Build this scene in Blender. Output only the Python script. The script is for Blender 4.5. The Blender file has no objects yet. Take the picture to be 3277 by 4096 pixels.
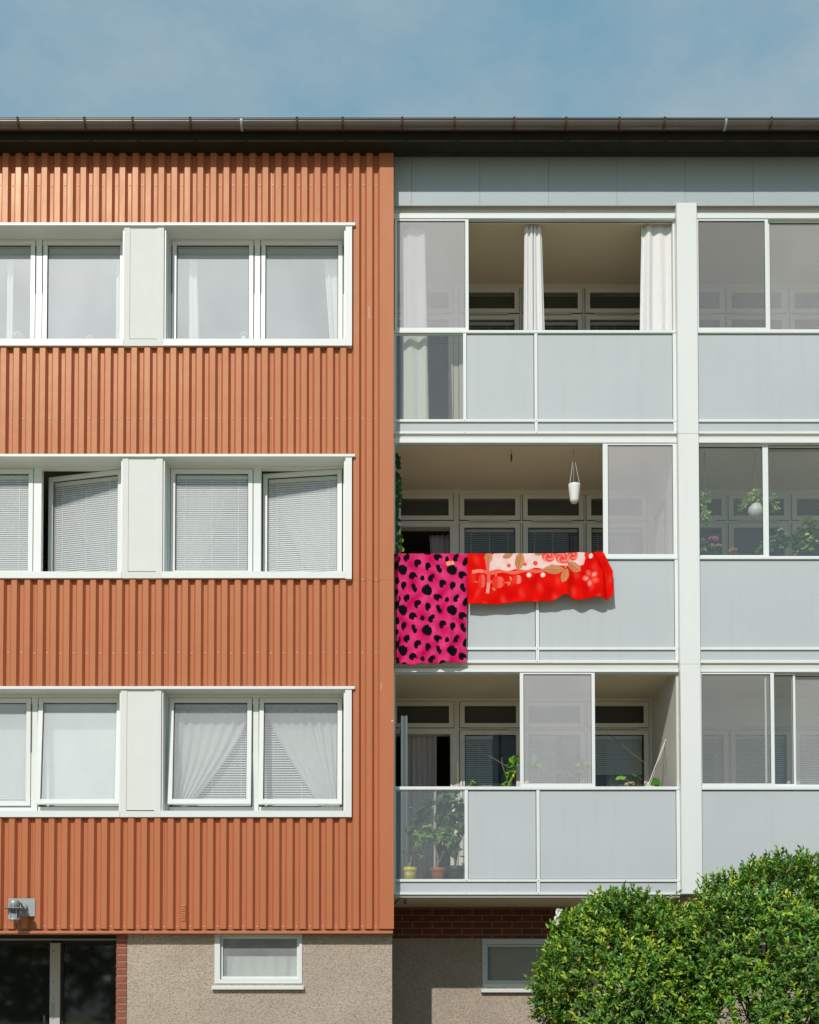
import bpy, bmesh, math, random
import numpy as np
from mathutils import Vector, Matrix
R = math.radians
rng = random.Random(11)
nr = np.random.default_rng(5)
sc = bpy.context.scene
COL = sc.collection

# ---------------------------------------------------------------- camera geometry (survey of the place)
F, CX, CY, TILT, DIST, EYE = 4615.0, 1530.0, 3904.0, R(1.77), 14.0, 1.6
ct, st = math.cos(TILT), math.sin(TILT)
def lam(py, Y):
    return (DIST + Y) / (ct - (CY - py) / F * st)
def PX(px, py, Y):
    return lam(py, Y) * (px - CX) / F
def PZ(py, Y):
    v = (CY - py) / F
    return EYE + lam(py, Y) * (st + v * ct)
TK = 2.1037
class T:                                   # a survey sheet with its own origin: sheet units -> metres
    def __init__(s, ox, oy, k=TK): s.ox, s.oy, s.k = ox, oy, k
    def x(s, zx, zy, Y): return PX(s.ox + zx / s.k, s.oy + zy / s.k, Y)
    def z(s, zy, Y): return PZ(s.oy + zy / s.k, Y)

# ---------------------------------------------------------------- mesh helpers
WL = {}
class MB:
    def __init__(s): s.v, s.f, s.m, s.sm = [], [], [], []
    def add(s, vs, fs, m=0, smooth=False):
        o = len(s.v); s.v += [tuple(p) for p in vs]
        for f in fs:
            s.f.append([i + o for i in f]); s.m.append(m); s.sm.append(smooth)
    def box(s, x0, x1, y0, y1, z0, z1, m=0, M=None):
        vs = [(x, y, z) for z in (z0, z1) for y in (y0, y1) for x in (x0, x1)]
        if M is not None: vs = [M @ Vector(p) for p in vs]
        s.add(vs, [(0, 2, 3, 1), (4, 5, 7, 6), (0, 1, 5, 4), (2, 6, 7, 3), (0, 4, 6, 2), (1, 3, 7, 5)], m)
    def prism(s, pts, axis, a, b, m=0, smooth=False):      # polygon extruded along an axis
        def mk(p, t):
            return {'x': (t, p[0], p[1]), 'y': (p[0], t, p[1]), 'z': (p[0], p[1], t)}[axis]
        n = len(pts)
        vs = [mk(p, a) for p in pts] + [mk(p, b) for p in pts]
        fs = [(i, (i + 1) % n, n + (i + 1) % n, n + i) for i in range(n)]
        s.add(vs, fs, m, smooth); s.add(vs, [tuple(range(n))[::-1], tuple(range(n, 2 * n))], m)
    def tube(s, path, r, n=8, m=0, M=None):
        path = [Vector(p) for p in path]; rings = []
        rs = r if isinstance(r, (list, tuple)) else [r] * len(path)
        for i, p in enumerate(path):
            d = (path[min(i + 1, len(path) - 1)] - path[max(i - 1, 0)]).normalized()
            a = d.orthogonal().normalized(); b = d.cross(a)
            if i and rings:
                a = (pa - d * pa.dot(d)).normalized(); b = d.cross(a)
            pa = a
            rings.append([p + (a * math.cos(2 * math.pi * k / n) + b * math.sin(2 * math.pi * k / n)) * rs[i] for k in range(n)])
        vs = [q for rr in rings for q in rr]
        if M is not None: vs = [M @ q for q in vs]
        fs = [(i * n + k, i * n + (k + 1) % n, (i + 1) * n + (k + 1) % n, (i + 1) * n + k) for i in range(len(path) - 1) for k in range(n)]
        s.add(vs, fs, m, True)
        s.add(vs, [tuple(range(n))[::-1], tuple(range(len(vs) - n, len(vs)))], m)
    def lathe(s, c, prof, n=24, m=0, wob=None):
        vs = []
        for j, (r, z) in enumerate(prof):
            for k in range(n):
                a = 2 * math.pi * k / n
                zz = z + (wob(j, a) if wob else 0)
                vs.append((c[0] + r * math.cos(a), c[1] + r * math.sin(a), c[2] + zz))
        fs = [(i * n + k, i * n + (k + 1) % n, (i + 1) * n + (k + 1) % n, (i + 1) * n + k) for i in range(len(prof) - 1) for k in range(n)]
        s.add(vs, fs, m, True)
    def build(s, name, mats, parent=None, origin=None, fix=True, bevel=0):
        me = bpy.data.meshes.new(name)
        if origin is None: origin = WL[parent.name] if parent is not None else (0, 0, 0)
        o0 = Vector(origin)
        me.from_pydata([tuple(Vector(p) - o0) for p in s.v], [], s.f)
        for mm in (mats if isinstance(mats, (list, tuple)) else [mats]): me.materials.append(mm)
        me.polygons.foreach_set('material_index', s.m); me.polygons.foreach_set('use_smooth', s.sm)
        if fix:
            bm = bmesh.new(); bm.from_mesh(me); bmesh.ops.recalc_face_normals(bm, faces=bm.faces); bm.to_mesh(me); bm.free()
        me.update()
        return link(name, me, parent, origin, bevel)
def link(name, me, parent=None, origin=(0, 0, 0), bevel=0):
    o = bpy.data.objects.new(name, me); COL.objects.link(o)
    WL[o.name] = tuple(origin)
    if parent is not None:
        o.parent = parent; o.location = Vector(origin) - Vector(WL[parent.name])
    else: o.location = origin
    if bevel:
        b = o.modifiers.new('edge', 'BEVEL'); b.width = bevel; b.segments = 1; b.limit_method = 'ANGLE'
    return o
def empty(name, loc, label, cat, group=None):
    o = bpy.data.objects.new(name, None); COL.objects.link(o); o.location = loc; WL[o.name] = tuple(loc)
    o.empty_display_size = .1
    return tag(o, label, cat, group)
def tag(o, label, cat, group=None):
    o['label'] = label; o['category'] = cat
    if group: o['group'] = group
    return o
def wall(mb, x0, x1, z0, z1, y0, y1, holes, m=0):          # a wall with rectangular openings
    zs = sorted({z0, z1, *[min(max(h[2], z0), z1) for h in holes], *[min(max(h[3], z0), z1) for h in holes]})
    for a, b in zip(zs, zs[1:]):
        if b - a < 1e-5: continue
        mid = (a + b) / 2; cur = x0
        for h in sorted(h for h in holes if h[2] < mid < h[3]):
            if h[0] > cur: mb.box(cur, h[0], y0, y1, a, b, m)
            cur = max(cur, h[1])
        if cur < x1: mb.box(cur, x1, y0, y1, a, b, m)
def ring(mb, x0, x1, y0, y1, z0, z1, l, r, b, t, m=0, M=None):   # rectangular frame
    mb.box(x0, x0 + l, y0, y1, z0, z1, m, M); mb.box(x1 - r, x1, y0, y1, z0, z1, m, M)
    if t: mb.box(x0 + l, x1 - r, y0, y1, z1 - t, z1, m, M)
    if b: mb.box(x0 + l, x1 - r, y0, y1, z0, z0 + b, m, M)

# ---------------------------------------------------------------- materials
def srgb(r, g, b):
    f = lambda c: (c / 255) / 12.92 if c / 255 <= .04045 else ((c / 255 + .055) / 1.055) ** 2.4
    return (f(r), f(g), f(b))
class NT:
    def __init__(s, name):
        s.mat = bpy.data.materials.new(name); s.mat.use_nodes = True; s.t = s.mat.node_tree
        s.t.nodes.clear(); s.out = s.n('ShaderNodeOutputMaterial')
    def n(s, typ, **kw):
        x = s.t.nodes.new(typ)
        for k, v in kw.items():
            if k in x.inputs: x.inputs[k].default_value = v
            else: setattr(x, k, v)
        return x
    def l(s, a, b): s.t.links.new(a, b)
    def noise(s, scale, vec=None, detail=4, rough=.55, stretch=None):
        tc = s.n('ShaderNodeTexCoord'); v = tc.outputs['Object']
        if stretch:
            mp = s.n('ShaderNodeMapping'); mp.inputs['Scale'].default_value = stretch; s.l(v, mp.inputs['Vector']); v = mp.outputs['Vector']
        x = s.n('ShaderNodeTexNoise'); x.inputs['Scale'].default_value = scale; x.inputs['Detail'].default_value = detail; x.inputs['Roughness'].default_value = rough
        s.l(v, x.inputs['Vector']); return x.outputs['Fac']
    def ramp(s, fac, a, b, ca=(0, 0, 0, 1), cb=(1, 1, 1, 1)):
        r = s.n('ShaderNodeValToRGB'); e = r.color_ramp.elements
        e[0].position, e[1].position = a, b; e[0].color, e[1].color = ca, cb
        s.l(fac, r.inputs['Fac']); return r.outputs['Color']
    def mix(s, fac, a, b, typ='MIX'):
        x = s.n('ShaderNodeMix'); x.data_type = 'RGBA'; x.blend_type = typ
        for sock, val in ((x.inputs[0], fac), (x.inputs[6], a), (x.inputs[7], b)):
            if hasattr(val, 'is_linked') or hasattr(val, 'links'): s.l(val, sock)
            elif isinstance(val, (int, float)): sock.default_value = val
            else: sock.default_value = (*val, 1) if len(val) == 3 else val
        return x.outputs[2]
    def bump(s, h, strength=.3, dist=.01):
        x = s.n('ShaderNodeBump'); x.inputs['Strength'].default_value = strength; x.inputs['Distance'].default_value = dist
        s.l(h, x.inputs['Height']); return x.outputs['Normal']
    def pbsdf(s, col, rough=.5, metal=0, spec=.5, normal=None, **kw):
        p = s.n('ShaderNodeBsdfPrincipled')
        if hasattr(col, 'links'): s.l(col, p.inputs['Base Color'])
        else: p.inputs['Base Color'].default_value = (*col, 1)
        if hasattr(rough, 'links'): s.l(rough, p.inputs['Roughness'])
        else: p.inputs['Roughness'].default_value = rough
        p.inputs['Metallic'].default_value = metal; p.inputs['Specular IOR Level'].default_value = spec
        if normal is not None: s.l(normal, p.inputs['Normal'])
        for k, v in kw.items(): p.inputs[k.replace('_', ' ')].default_value = v
        s.l(p.outputs[0], s.out.inputs['Surface']); return p
def paint(name, col, rough=.5, var=.06, scale=3, bump=0, bscale=60, spec=.5, metal=0, streak=0, fine=.05):
    t = NT(name)
    c = t.mix(t.ramp(t.noise(scale), .3, .7), tuple(x * (1 - var) for x in col), tuple(min(1, x * (1 + var)) for x in col))
    if fine: c = t.mix(t.ramp(t.noise(120, detail=2), .35, .65), c, tuple(x * (1 - 2 * fine) for x in col)); 
    if streak:
        f = t.ramp(t.noise(1, stretch=(9, 9, .6), detail=6, rough=.65), .52, .8, (0, 0, 0, 1), (streak, streak, streak, 1))
        c = t.mix(f, c, tuple(x * .62 for x in col))
    nrm = t.bump(t.noise(bscale, detail=5), bump, .01) if bump else None
    t.pbsdf(c, rough, metal, spec, nrm); return t.mat

def glass(name, dust, tint=(.955, .97, .96), dcol=(.78, .76, .755), refl=1.0, patch=.13, sheen=.05):
    t = NT(name)
    tr = t.n('ShaderNodeBsdfTransparent'); tr.inputs[0].default_value = (*tint, 1)
    gl = t.n('ShaderNodeBsdfGlossy'); gl.inputs['Roughness'].default_value = .04; gl.inputs[0].default_value = (.95 * refl, .97 * refl, refl, 1)
    lw = t.n('ShaderNodeLayerWeight'); lw.inputs['Blend'].default_value = .5
    pw = t.n('ShaderNodeMath', operation='POWER'); pw.inputs[1].default_value = 4; t.l(lw.outputs['Facing'], pw.inputs[0])
    ma = t.n('ShaderNodeMath', operation='MULTIPLY_ADD'); ma.inputs[1].default_value = .7; ma.inputs[2].default_value = .045; t.l(pw.outputs[0], ma.inputs[0])
    m1 = t.n('ShaderNodeMixShader'); t.l(ma.outputs[0], m1.inputs[0]); t.l(tr.outputs[0], m1.inputs[1]); t.l(gl.outputs[0], m1.inputs[2])
    df = t.n('ShaderNodeBsdfDiffuse'); df.inputs[0].default_value = (*dcol, 1)
    nz = t.ramp(t.noise(1.6, detail=5, stretch=(1, 1, .6)), .25, .75, (dust * (1 - patch),) * 3 + (1,), (min(1, dust * (1 + patch)),) * 3 + (1,))
    gr_ = t.n('ShaderNodeBsdfGlossy'); gr_.inputs['Roughness'].default_value = .5; gr_.inputs[0].default_value = (.9, .95, 1, 1)
    md = t.n('ShaderNodeMixShader'); md.inputs[0].default_value = sheen; t.l(df.outputs[0], md.inputs[1]); t.l(gr_.outputs[0], md.inputs[2])
    m2 = t.n('ShaderNodeMixShader'); t.l(nz, m2.inputs[0]); t.l(m1.outputs[0], m2.inputs[1]); t.l(md.outputs[0], m2.inputs[2])
    t.l(m2.outputs[0], t.out.inputs['Surface']); return t.mat

def fabric(name, col, sheer=0., trans=.35, rough=.9, attr=None, bump=.0, bscale=400, sheen=0.):
    t = NT(name)
    if attr:
        a = t.n('ShaderNodeAttribute', attribute_name=attr); c = a.outputs['Color']
        if sheen:                          # brushed plush pile: sheen painted into the colour as lighter cloudy patches
            f = t.ramp(t.noise(11, detail=5, rough=.65), .42, .75, (0, 0, 0, 1), (sheen,) * 3 + (1,))
            c = t.mix(f, c, (2.2, 2.6, 2.4), 'MULTIPLY')
    else: c = t.mix(t.ramp(t.noise(30), .3, .7), tuple(x * .95 for x in col), col)
    d = t.n('ShaderNodeBsdfDiffuse'); tl = t.n('ShaderNodeBsdfTranslucent')
    t.l(c, d.inputs[0]); t.l(c, tl.inputs[0])
    if bump:
        nm = t.bump(t.noise(bscale, detail=4), bump, .004); t.l(nm, d.inputs['Normal'])
    m = t.n('ShaderNodeMixShader'); m.inputs[0].default_value = trans; t.l(d.outputs[0], m.inputs[1]); t.l(tl.outputs[0], m.inputs[2])
    o = m.outputs[0]
    if sheer:
        tp = t.n('ShaderNodeBsdfTransparent'); m2 = t.n('ShaderNodeMixShader'); m2.inputs[0].default_value = sheer
        t.l(o, m2.inputs[1]); t.l(tp.outputs[0], m2.inputs[2]); o = m2.outputs[0]
    t.l(o, t.out.inputs['Surface']); return t.mat
def leafmat(name, rough=.35, trans=.25, spec=.5, gain=1.):
    t = NT(name); a = t.n('ShaderNodeAttribute', attribute_name='tint'); c0 = t.mix(1.0, a.outputs['Color'], (gain,) * 3, 'MULTIPLY')
    p = t.pbsdf(c0, rough, 0, spec)
    tl = t.n('ShaderNodeBsdfTranslucent'); c = t.mix(.5, a.outputs['Color'], (.16, .26, .02)); t.l(c, tl.inputs[0])
    m = t.n('ShaderNodeMixShader'); m.inputs[0].default_value = trans
    t.l(p.outputs[0], m.inputs[1]); t.l(tl.outputs[0], m.inputs[2]); t.l(m.outputs[0], t.out.inputs['Surface']); return t.mat

def cladding_mat():
    t = NT('orange_red_coated_steel')
    base = (.505, .169, .080)
    c = t.mix(t.ramp(t.noise(.9, detail=3), .3, .7), tuple(x * .94 for x in base), tuple(x * 1.05 for x in base))
    f = t.ramp(t.noise(1, stretch=(14, 14, .5), detail=5, rough=.6), .55, .85, (0, 0, 0, 1), (.16, .16, .16, 1))
    c = t.mix(f, c, (.56, .30, .17))
    c = t.mix(t.ramp(t.noise(150, detail=2), .35, .65), c, tuple(x * .9 for x in base))
    nz = t.noise(1, stretch=(3, 3, 2.2), detail=2)
    nm = t.bump(nz, .35, .012)
    r = t.ramp(t.noise(1, stretch=(5, 5, .8)), .3, .7, (.34,) * 3 + (1,), (.44,) * 3 + (1,))
    t.pbsdf(c, r, 0, .33, nm, Specular_Tint=(1, .84, .55, 1)); return t.mat
def stucco_mat():
    t = NT('rough_cast_stucco')
    a, b = (.60, .485, .385), (.70, .575, .46)
    c = t.mix(t.ramp(t.noise(1.3, detail=6), .3, .7), a, b); c = t.mix(t.ramp(t.noise(.7, detail=7, rough=.7), .5, .75, (0, 0, 0, 1), (.75, .75, .75, 1)), c, (.44, .375, .30)); c = t.mix(t.ramp(t.noise(2.3, detail=7, rough=.75), .62, .8, (0, 0, 0, 1), (.7, .7, .7, 1)), c, (.62, .47, .27))
    c = t.mix(t.ramp(t.noise(46, detail=7, rough=.78), .36, .53), tuple(x * .56 for x in a), c)  # dark speckle: shade of the relief's crevices painted into the colour
    h = t.mix(.45, t.noise(44, detail=6, rough=.7), t.noise(110, detail=4, rough=.7))
    t.pbsdf(c, .95, 0, .1, t.bump(h, 1.0, .035)); return t.mat
def brick_mat(name, k=1.0):
    t = NT(name); tc = t.n('ShaderNodeTexCoord'); mp = t.n('ShaderNodeMapping'); mp.inputs['Rotation'].default_value = (R(90), 0, 0)
    t.l(tc.outputs['Object'], mp.inputs['Vector'])
    br = t.n('ShaderNodeTexBrick'); t.l(mp.outputs['Vector'], br.inputs['Vector'])
    br.inputs['Color1'].default_value = (.30 * k, .075 * k, .04 * k, 1); br.inputs['Color2'].default_value = (.21 * k, .06 * k, .04 * k, 1)
    br.inputs['Mortar'].default_value = (.33 * k, .29 * k, .24 * k, 1); br.inputs['Scale'].default_value = 1
    br.inputs['Brick Width'].default_value = .27; br.inputs['Row Height'].default_value = .088; br.inputs['Mortar Size'].default_value = .009; br.inputs['Mortar Smooth'].default_value = .2
    c = t.mix(t.ramp(t.noise(25), .3, .7), br.outputs['Color'], (.2 * k, .06 * k, .04 * k)); c = t.mix(.6, c, br.outputs['Color'])
    inv = t.n('ShaderNodeMath', operation='SUBTRACT'); inv.inputs[0].default_value = 1; t.l(br.outputs['Fac'], inv.inputs[1])
    t.pbsdf(c, .9, 0, .2, t.bump(inv.outputs[0], .6, .01)); return t.mat

M = dict(
    clad=cladding_mat(), stucco=stucco_mat(), brick=brick_mat('red_brick', .8), brick_plain=paint('red_brick_face', (.31, .10, .06), .9, .25, 12, .4, 90, .2),
    mortar=paint('mortar', (.42, .37, .30), .95, .1, 20, .4, 120, .1),
    white=paint('white_coated_metal', (.745, .757, .73), .45, .025, 2, streak=.10, fine=.015),
    cream=paint('cream_fibre_panel', (.725, .72, .68), .7, .03, 2.5, .1, 200, .3, streak=.08, fine=.02),
    upvc=paint('white_painted_window_frame', (.755, .767, .74), .35, .02, 4, fine=.01, streak=.06),
    oldframe=paint('off_white_painted_timber', (.74, .69, .61), .55, .06, 5, fine=.03, streak=.15),
    panel=paint('pale_blue_grey_panel', (.492, .520, .532), .5, .06, .7, streak=.15, fine=.015, spec=.4),
    fascia=paint('blue_grey_fascia_sheet', (.40, .455, .475), .5, .04, 1.5, streak=.1, fine=.01),
    alu=paint('white_aluminium_profile', (.755, .78, .77), .4, .03, 3, streak=.12, fine=.01),
    alugrey=paint('grey_aluminium', (.50, .49, .47), .4, .06, 6, fine=.03, spec=.5),
    dark=paint('black_rubber_gasket', (.015, .015, .014), .7, .1, 5, fine=0),
    soffit=paint('dark_stained_boards', (.022, .019, .012), .8, .35, 6, .2, 40, .2),
    ceil=paint('beige_balcony_ceiling', (.80, .68, .52), .9, .06, 1.2, .15, 120, .1),
    conc=paint('painted_concrete', (.68, .64, .58), .9, .07, 2.0, .2, 90, .1),
    gutter=paint('weathered_grey_brown_gutter_steel', (.15, .13, .115), .36, .15, 4, fine=.05, spec=.5, metal=.6),
    rust=paint('rusty_iron', (.085, .05, .028), .8, .5, 25, .2, 100, .2),
    galv=paint('galvanised_steel', (.36, .39, .395), .5, .08, 14, fine=.04, metal=.35),
    screw=paint('dull_screw_heads', (.52, .50, .47), .6, .05, 10, metal=.2, fine=0),
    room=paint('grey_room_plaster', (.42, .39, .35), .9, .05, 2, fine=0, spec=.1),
    room_dark=paint('dim_room_wallpaper', (.15, .13, .11), .9, .05, 2, fine=0, spec=.1),  # darker copy of the room plaster, dimness put into its colour
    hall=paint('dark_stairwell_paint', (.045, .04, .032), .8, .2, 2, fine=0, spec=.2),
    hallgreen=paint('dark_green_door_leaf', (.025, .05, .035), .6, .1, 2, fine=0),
    roof=paint('dark_roof_sheet', (.06, .055, .05), .7, .1, 3, .1),
    ground=None,
    g_win=glass('dusty_window_glass', .205, dcol=(.92, .91, .91), sheen=.24), g_win2=glass('smeared_window_glass', .16, dcol=(.92, .90, .90), sheen=.1), g_win3=glass('hazy_window_glass', .14, dcol=(.94, .93, .94), sheen=.1), g_win4=glass('milky_window_glass', .31, dcol=(.92, .95, .96), sheen=.12), g_old=glass('old_window_glass', .035, tint=(.86, .88, .86), refl=.6),
    g_balc=glass('milky_balcony_glass', .20, dcol=(.93, .87, .885)), g_clear=glass('balcony_rail_glass', .055, tint=(.93, .95, .93)),
    g_dim=glass('dusty_balcony_glass', .125, tint=(.93, .94, .93), dcol=(.72, .68, .66)), g_thin=glass('lightly_dusty_balcony_glass', .045, tint=(.92, .94, .92), dcol=(.72, .74, .71)), g_mid=glass('soiled_balcony_glass', .19, dcol=(.76, .73, .72)),
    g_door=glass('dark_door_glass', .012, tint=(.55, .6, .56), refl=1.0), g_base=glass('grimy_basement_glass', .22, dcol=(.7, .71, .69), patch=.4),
    slat=paint('white_blind_slats', (.90, .90, .88), .5, .03, 8, fine=0),
    lace=fabric('white_lace', (.97, .97, .97), sheer=.42, trans=.25), sheer=fabric('white_sheer', (.93, .95, .94), sheer=.04, trans=.2), cotton=fabric('white_cotton', (.93, .92, .91), trans=.25), grey_cloth=fabric('grey_lilac_curtain_cloth', (.56, .49, .50), trans=.15),
    leaf=leafmat('glossy_hedge_leaf', .36, .2, .45, 1.5), house=leafmat('soft_plant_leaf', .5, .35, .3, 1.9), petal=leafmat('flower_petal', .7, .4, .1),
    twig=paint('brown_twig_bark', (.10, .065, .04), .9, .3, 30, .3, 150, .1), stem=paint('green_stem', (.10, .14, .04), .7, .3, 20), woody=paint('pale_plant_stem', (.33, .25, .15), .8, .25, 30),
    pot_w=paint('white_plastic', (.80, .78, .75), .35, .03, 6, fine=0), pot_y=paint('yellow_plastic', (.78, .66, .02), .35, .04, 6, fine=0), pot_t=paint('terracotta_plastic', (.42, .115, .06), .5, .08, 8), pot_k=paint('black_plastic', (.02, .02, .02), .5, .1, 6),
    soil=paint('potting_soil', (.05, .035, .02), .95, .3, 60, .5, 120), chain=paint('pale_metal_chain', (.55, .53, .48), .4, .1, 50, metal=.4), black=paint('matt_black', (.012, .012, .011), .6, .2, 10, fine=0),
    pic=paint('grey_wood_picture_frame', (.20, .19, .175), .6, .1, 9), canvas=paint('pale_picture_board', (.5, .48, .45), .8, .1, 4), tag_w=paint('white_paper', (.8, .8, .78), .8, .02, 5, fine=0), brown=paint('brown_cord', (.20, .14, .08), .9, .2, 40),
    bamboo=paint('tan_cane', (.45, .27, .10), .6, .2, 25), bulb=glass('clear_lamp_glass', .05, refl=1.),
)
# ================================================================ ground and sky
def ground_mat():
    t = NT('trodden_sandy_grass')
    c = t.mix(t.ramp(t.noise(.5, detail=6), .35, .65), (.44, .38, .25), (.37, .34, .19))
    c = t.mix(t.ramp(t.noise(6, detail=4), .4, .6), c, (.52, .46, .33))
    t.pbsdf(c, .95, 0, .1, t.bump(t.noise(20), .5, .03)); return t.mat
g = MB(); g.add([(-400, -400, 0), (400, -400, 0), (400, 400, 0), (-400, 400, 0)], [(0, 1, 2, 3)])
gr = g.build('ground', ground_mat()); gr['kind'] = 'structure'

g = MB(); g.box(-3.0, 9, -4.4, 1.57, -.05, .02); pb_ = g.build('planting_bed', paint('dark_planting_soil', (.06, .048, .034), .95, .3, 8, .5, 40, .1)); pb_['kind'] = 'structure'  # unseen dark bed, added to cut ground bounce onto the basement wall
B = empty('apartment_building', (0, 0, 0), 'three storey apartment house, orange corrugated wing beside glazed white balconies', 'apartment building')
XL, XR = -9.4, 9.6                       # extent of the block that is built
Z1 = dict(trim=(11.317, 11.351), sill=(9.81, 9.895), ptop=11.245)
Z2 = dict(trim=(8.417, 8.448), sill=(6.911, 6.992), ptop=8.325)
Z3 = dict(trim=(5.538, 5.571), sill=(3.969, 4.045), ptop=5.437)
BANDS = [Z1, Z2, Z3]
PANE_H = 1.225

# ---- corrugated cladding: trapezoid ribs, front 66 mm, depth 46 mm, pitch 161.4 mm
RD = .050
def rib_profile(xa, xb):
    pts = []; p = .1614; k = int((-.031 - xa) / p) + 2
    for i in range(k, 0, -1):
        a = -.031 - i * p
        pts += [(a, 0), (a + .066, 0), (a + .066 + .027, RD), (a + .1614 - .027, RD)]
    pts.append((-.031, 0))
    out = []
    for i, (x, y) in enumerate(pts):            # clip to xa..xb
        if out or x >= xa:
            if not out and i:
                x0, y0 = pts[i - 1]; f = (xa - x0) / (x - x0); out.append((xa, y0 + f * (y - y0)))
            if x > xb:
                x0, y0 = pts[i - 1]; f = (xb - x0) / (x - x0); out.append((xb, y0 + f * (y - y0))); break
            out.append((x, y))
    return out
def clad(mb, xa, xb, z0, z1):
    pr = rib_profile(xa, xb); n = len(pr)
    vs = [(x, y, z0) for x, y in pr] + [(x, y, z1) for x, y in pr]
    mb.add(vs, [(i, i + 1, n + i + 1, n + i) for i in range(n - 1)])
def screws(mb, xa, xb, z):
    p = .1614
    for i in range(0, 70):
        x = -.031 - i * p - .048
        if xa < x < xb:
            zz = z + rng.uniform(-.004, .004); xx = x + rng.uniform(-.003, .003)
            c = [(xx + .008 * math.cos(a * math.pi / 3), RD - .006, zz + .008 * math.sin(a * math.pi / 3)) for a in range(6)]
            c2 = [(xx + .010 * math.cos(a * math.pi / 3), RD - .001, zz + .010 * math.sin(a * math.pi / 3)) for a in range(6)]
            mb.add(c + c2, [tuple(range(6))] + [(a, (a + 1) % 6, 6 + (a + 1) % 6, 6 + a) for a in range(6)], 1)
CT = 2.607
WX = -.455                                  # right end of the window bands
def trimbox(mb, z0, z1):                    # plain corner flashing
    mb.box(-.031, .1395, -.0, .06, z0, z1)
c = MB(); clad(c, XL, WX + .08, 11.353, 12.40); clad(c, WX + .08, -.031, 6.895, 12.40); trimbox(c, 6.895, 12.40)
screws(c, XL, 0, PZ(739.5, .04)); screws(c, XL, WX, PZ(890, .04) + .012); screws(c, WX + .1, 0, 6.915)
screws(c, WX + .1, 0, PZ(1673, .04))
clad(c, XL, WX + .08, 8.45, 9.815); screws(c, XL, WX + .1, PZ(1673, .04))
def seam(mb, px_, z0, z1):                   # overlap of two sheets in a valley
    k = round((-.031 - PX(px_, 1500, RD) - .048) / .1614); x = -.031 - k * .1614 - .048 - .006
    mb.prism([(x - .009, RD - .0005), (x - .006, RD - .004), (x + .002, RD - .0045), (x + .0045, RD - .002), (x + .005, RD - .0005)], 'z', z0, z1)
for px_ in (1091, 560): seam(c, px_, 11.36, 12.3); seam(c, px_, 8.46, 9.80)
def chip(mb, px_, y0, y1, w):                # pale scuffs in the paint
    x = PX(px_, y0, 0); mb.box(x - w, x + w, -.0012, .0005, PZ(y1, 0), PZ(y0, 0), 1)
chip(c, 1477, 1228, 1275, .003)
up = c.build('cladding', [M['clad'], M['screw']], B, fix=False)
c = MB(); clad(c, XL, WX + .08, 5.573, 6.915); clad(c, WX + .08, -.031, CT, 6.893); trimbox(c, CT, 6.893)
clad(c, XL, WX + .08, CT, 3.975); screws(c, XL, 0, PZ(2611, .04)); screws(c, XL, 0, CT + .03)
for px_ in (1085, 660, 140): seam(c, px_, CT, 3.96); seam(c, px_, 5.58, 6.90)
chip(c, 1525, 2733, 2758, .003); chip(c, 1570, 2880, 2886, .012)
lo = c.build('cladding', [M['clad'], M['screw']], B, fix=False)
for o in (up, lo):
    o.data.polygons.foreach_get
c = MB(); c.prism([(RD + .001, CT - .02), (-.028, CT - .026), (-.030, CT - .058), (RD + .07, CT - .062), (RD + .07, CT - .012), (RD + .001, CT - .006)], 'x', XL, .128)
c.build('drip_flashing', M['clad'], B)
# backing wall behind the cladding, and the block's other walls
UX = [(-8.192, -5.945), (-5.445, -3.198), (-2.70, WX)]      # window units of every band
holes = [(max(a, XL) + .0, b, bd['sill'][0] + .03, bd['trim'][1] - .005) for bd in BANDS for a, b in UX]
w = MB(); wall(w, XL, .118, CT - .05, 12.40, RD + .008, .34, holes); w.box(-.0, .118, .34, 1.9, CT - .05, 12.40)
w.build('backing_wall', M['conc'], B)

# ---- windows of the orange wing
def MX(hx, hy, hz, ax, ang):
    return Matrix.Translation((hx, hy, hz)) @ Matrix.Rotation(ang, 4, ax) @ Matrix.Translation((-hx, -hy, -hz))
def blind(name, x0, x1, z0, z1, y, par, Mx=None, tilt=55, pitch=.0265, drop=0):
    mb = MB(); z = z1 - .045; mb.box(x0 + .004, x1 - .004, y - .014, y + .014, z1 - .04, z1 - .004, 0, Mx)
    while z > z0 + drop:
        a = R(tilt); dy, dz = .0125 * math.cos(a), .0125 * math.sin(a)
        vs = [(x0 + .008, y - dy, z - dz), (x1 - .008, y - dy, z - dz), (x1 - .008, y + dy, z + dz), (x0 + .008, y + dy, z + dz)]
        if Mx is not None: vs = [Mx @ Vector(p) for p in vs]
        mb.add(vs, [(0, 1, 2, 3)]); z -= pitch
    for fx in (.13, .5, .87):
        xx = x0 + (x1 - x0) * fx; mb.box(xx - .0022, xx + .0022, y - .0165, y - .0145, z0 + drop, z1 - .04, 0, Mx)
    return mb.build(name, M['slat'], par)
def sash(par, x0, x1, zp0, zp1, y, gl, Mx=None, wd=.058, frame='upvc', wb=.062, wt=.058):
    s = MB(); ring(s, x0 - wd, x1 + wd, y - .032, y + .03, zp0 - wb, zp1 + wt, wd, wd, wb, wt, 0, Mx)
    ring(s, x0, x1, y - .012, y + .012, zp0, zp1, .006, .006, .006, .006, 1, Mx)
    s.build('sash', [M[frame], M['dark']], par, bevel=.004)
    p = MB(); p.box(x0 + .004, x1 - .004, y - .004, y + .002, zp0 + .004, zp1 - .004, 0, Mx); p.build('pane', M[gl], par)
SY = .255
WIN = {}
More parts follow.
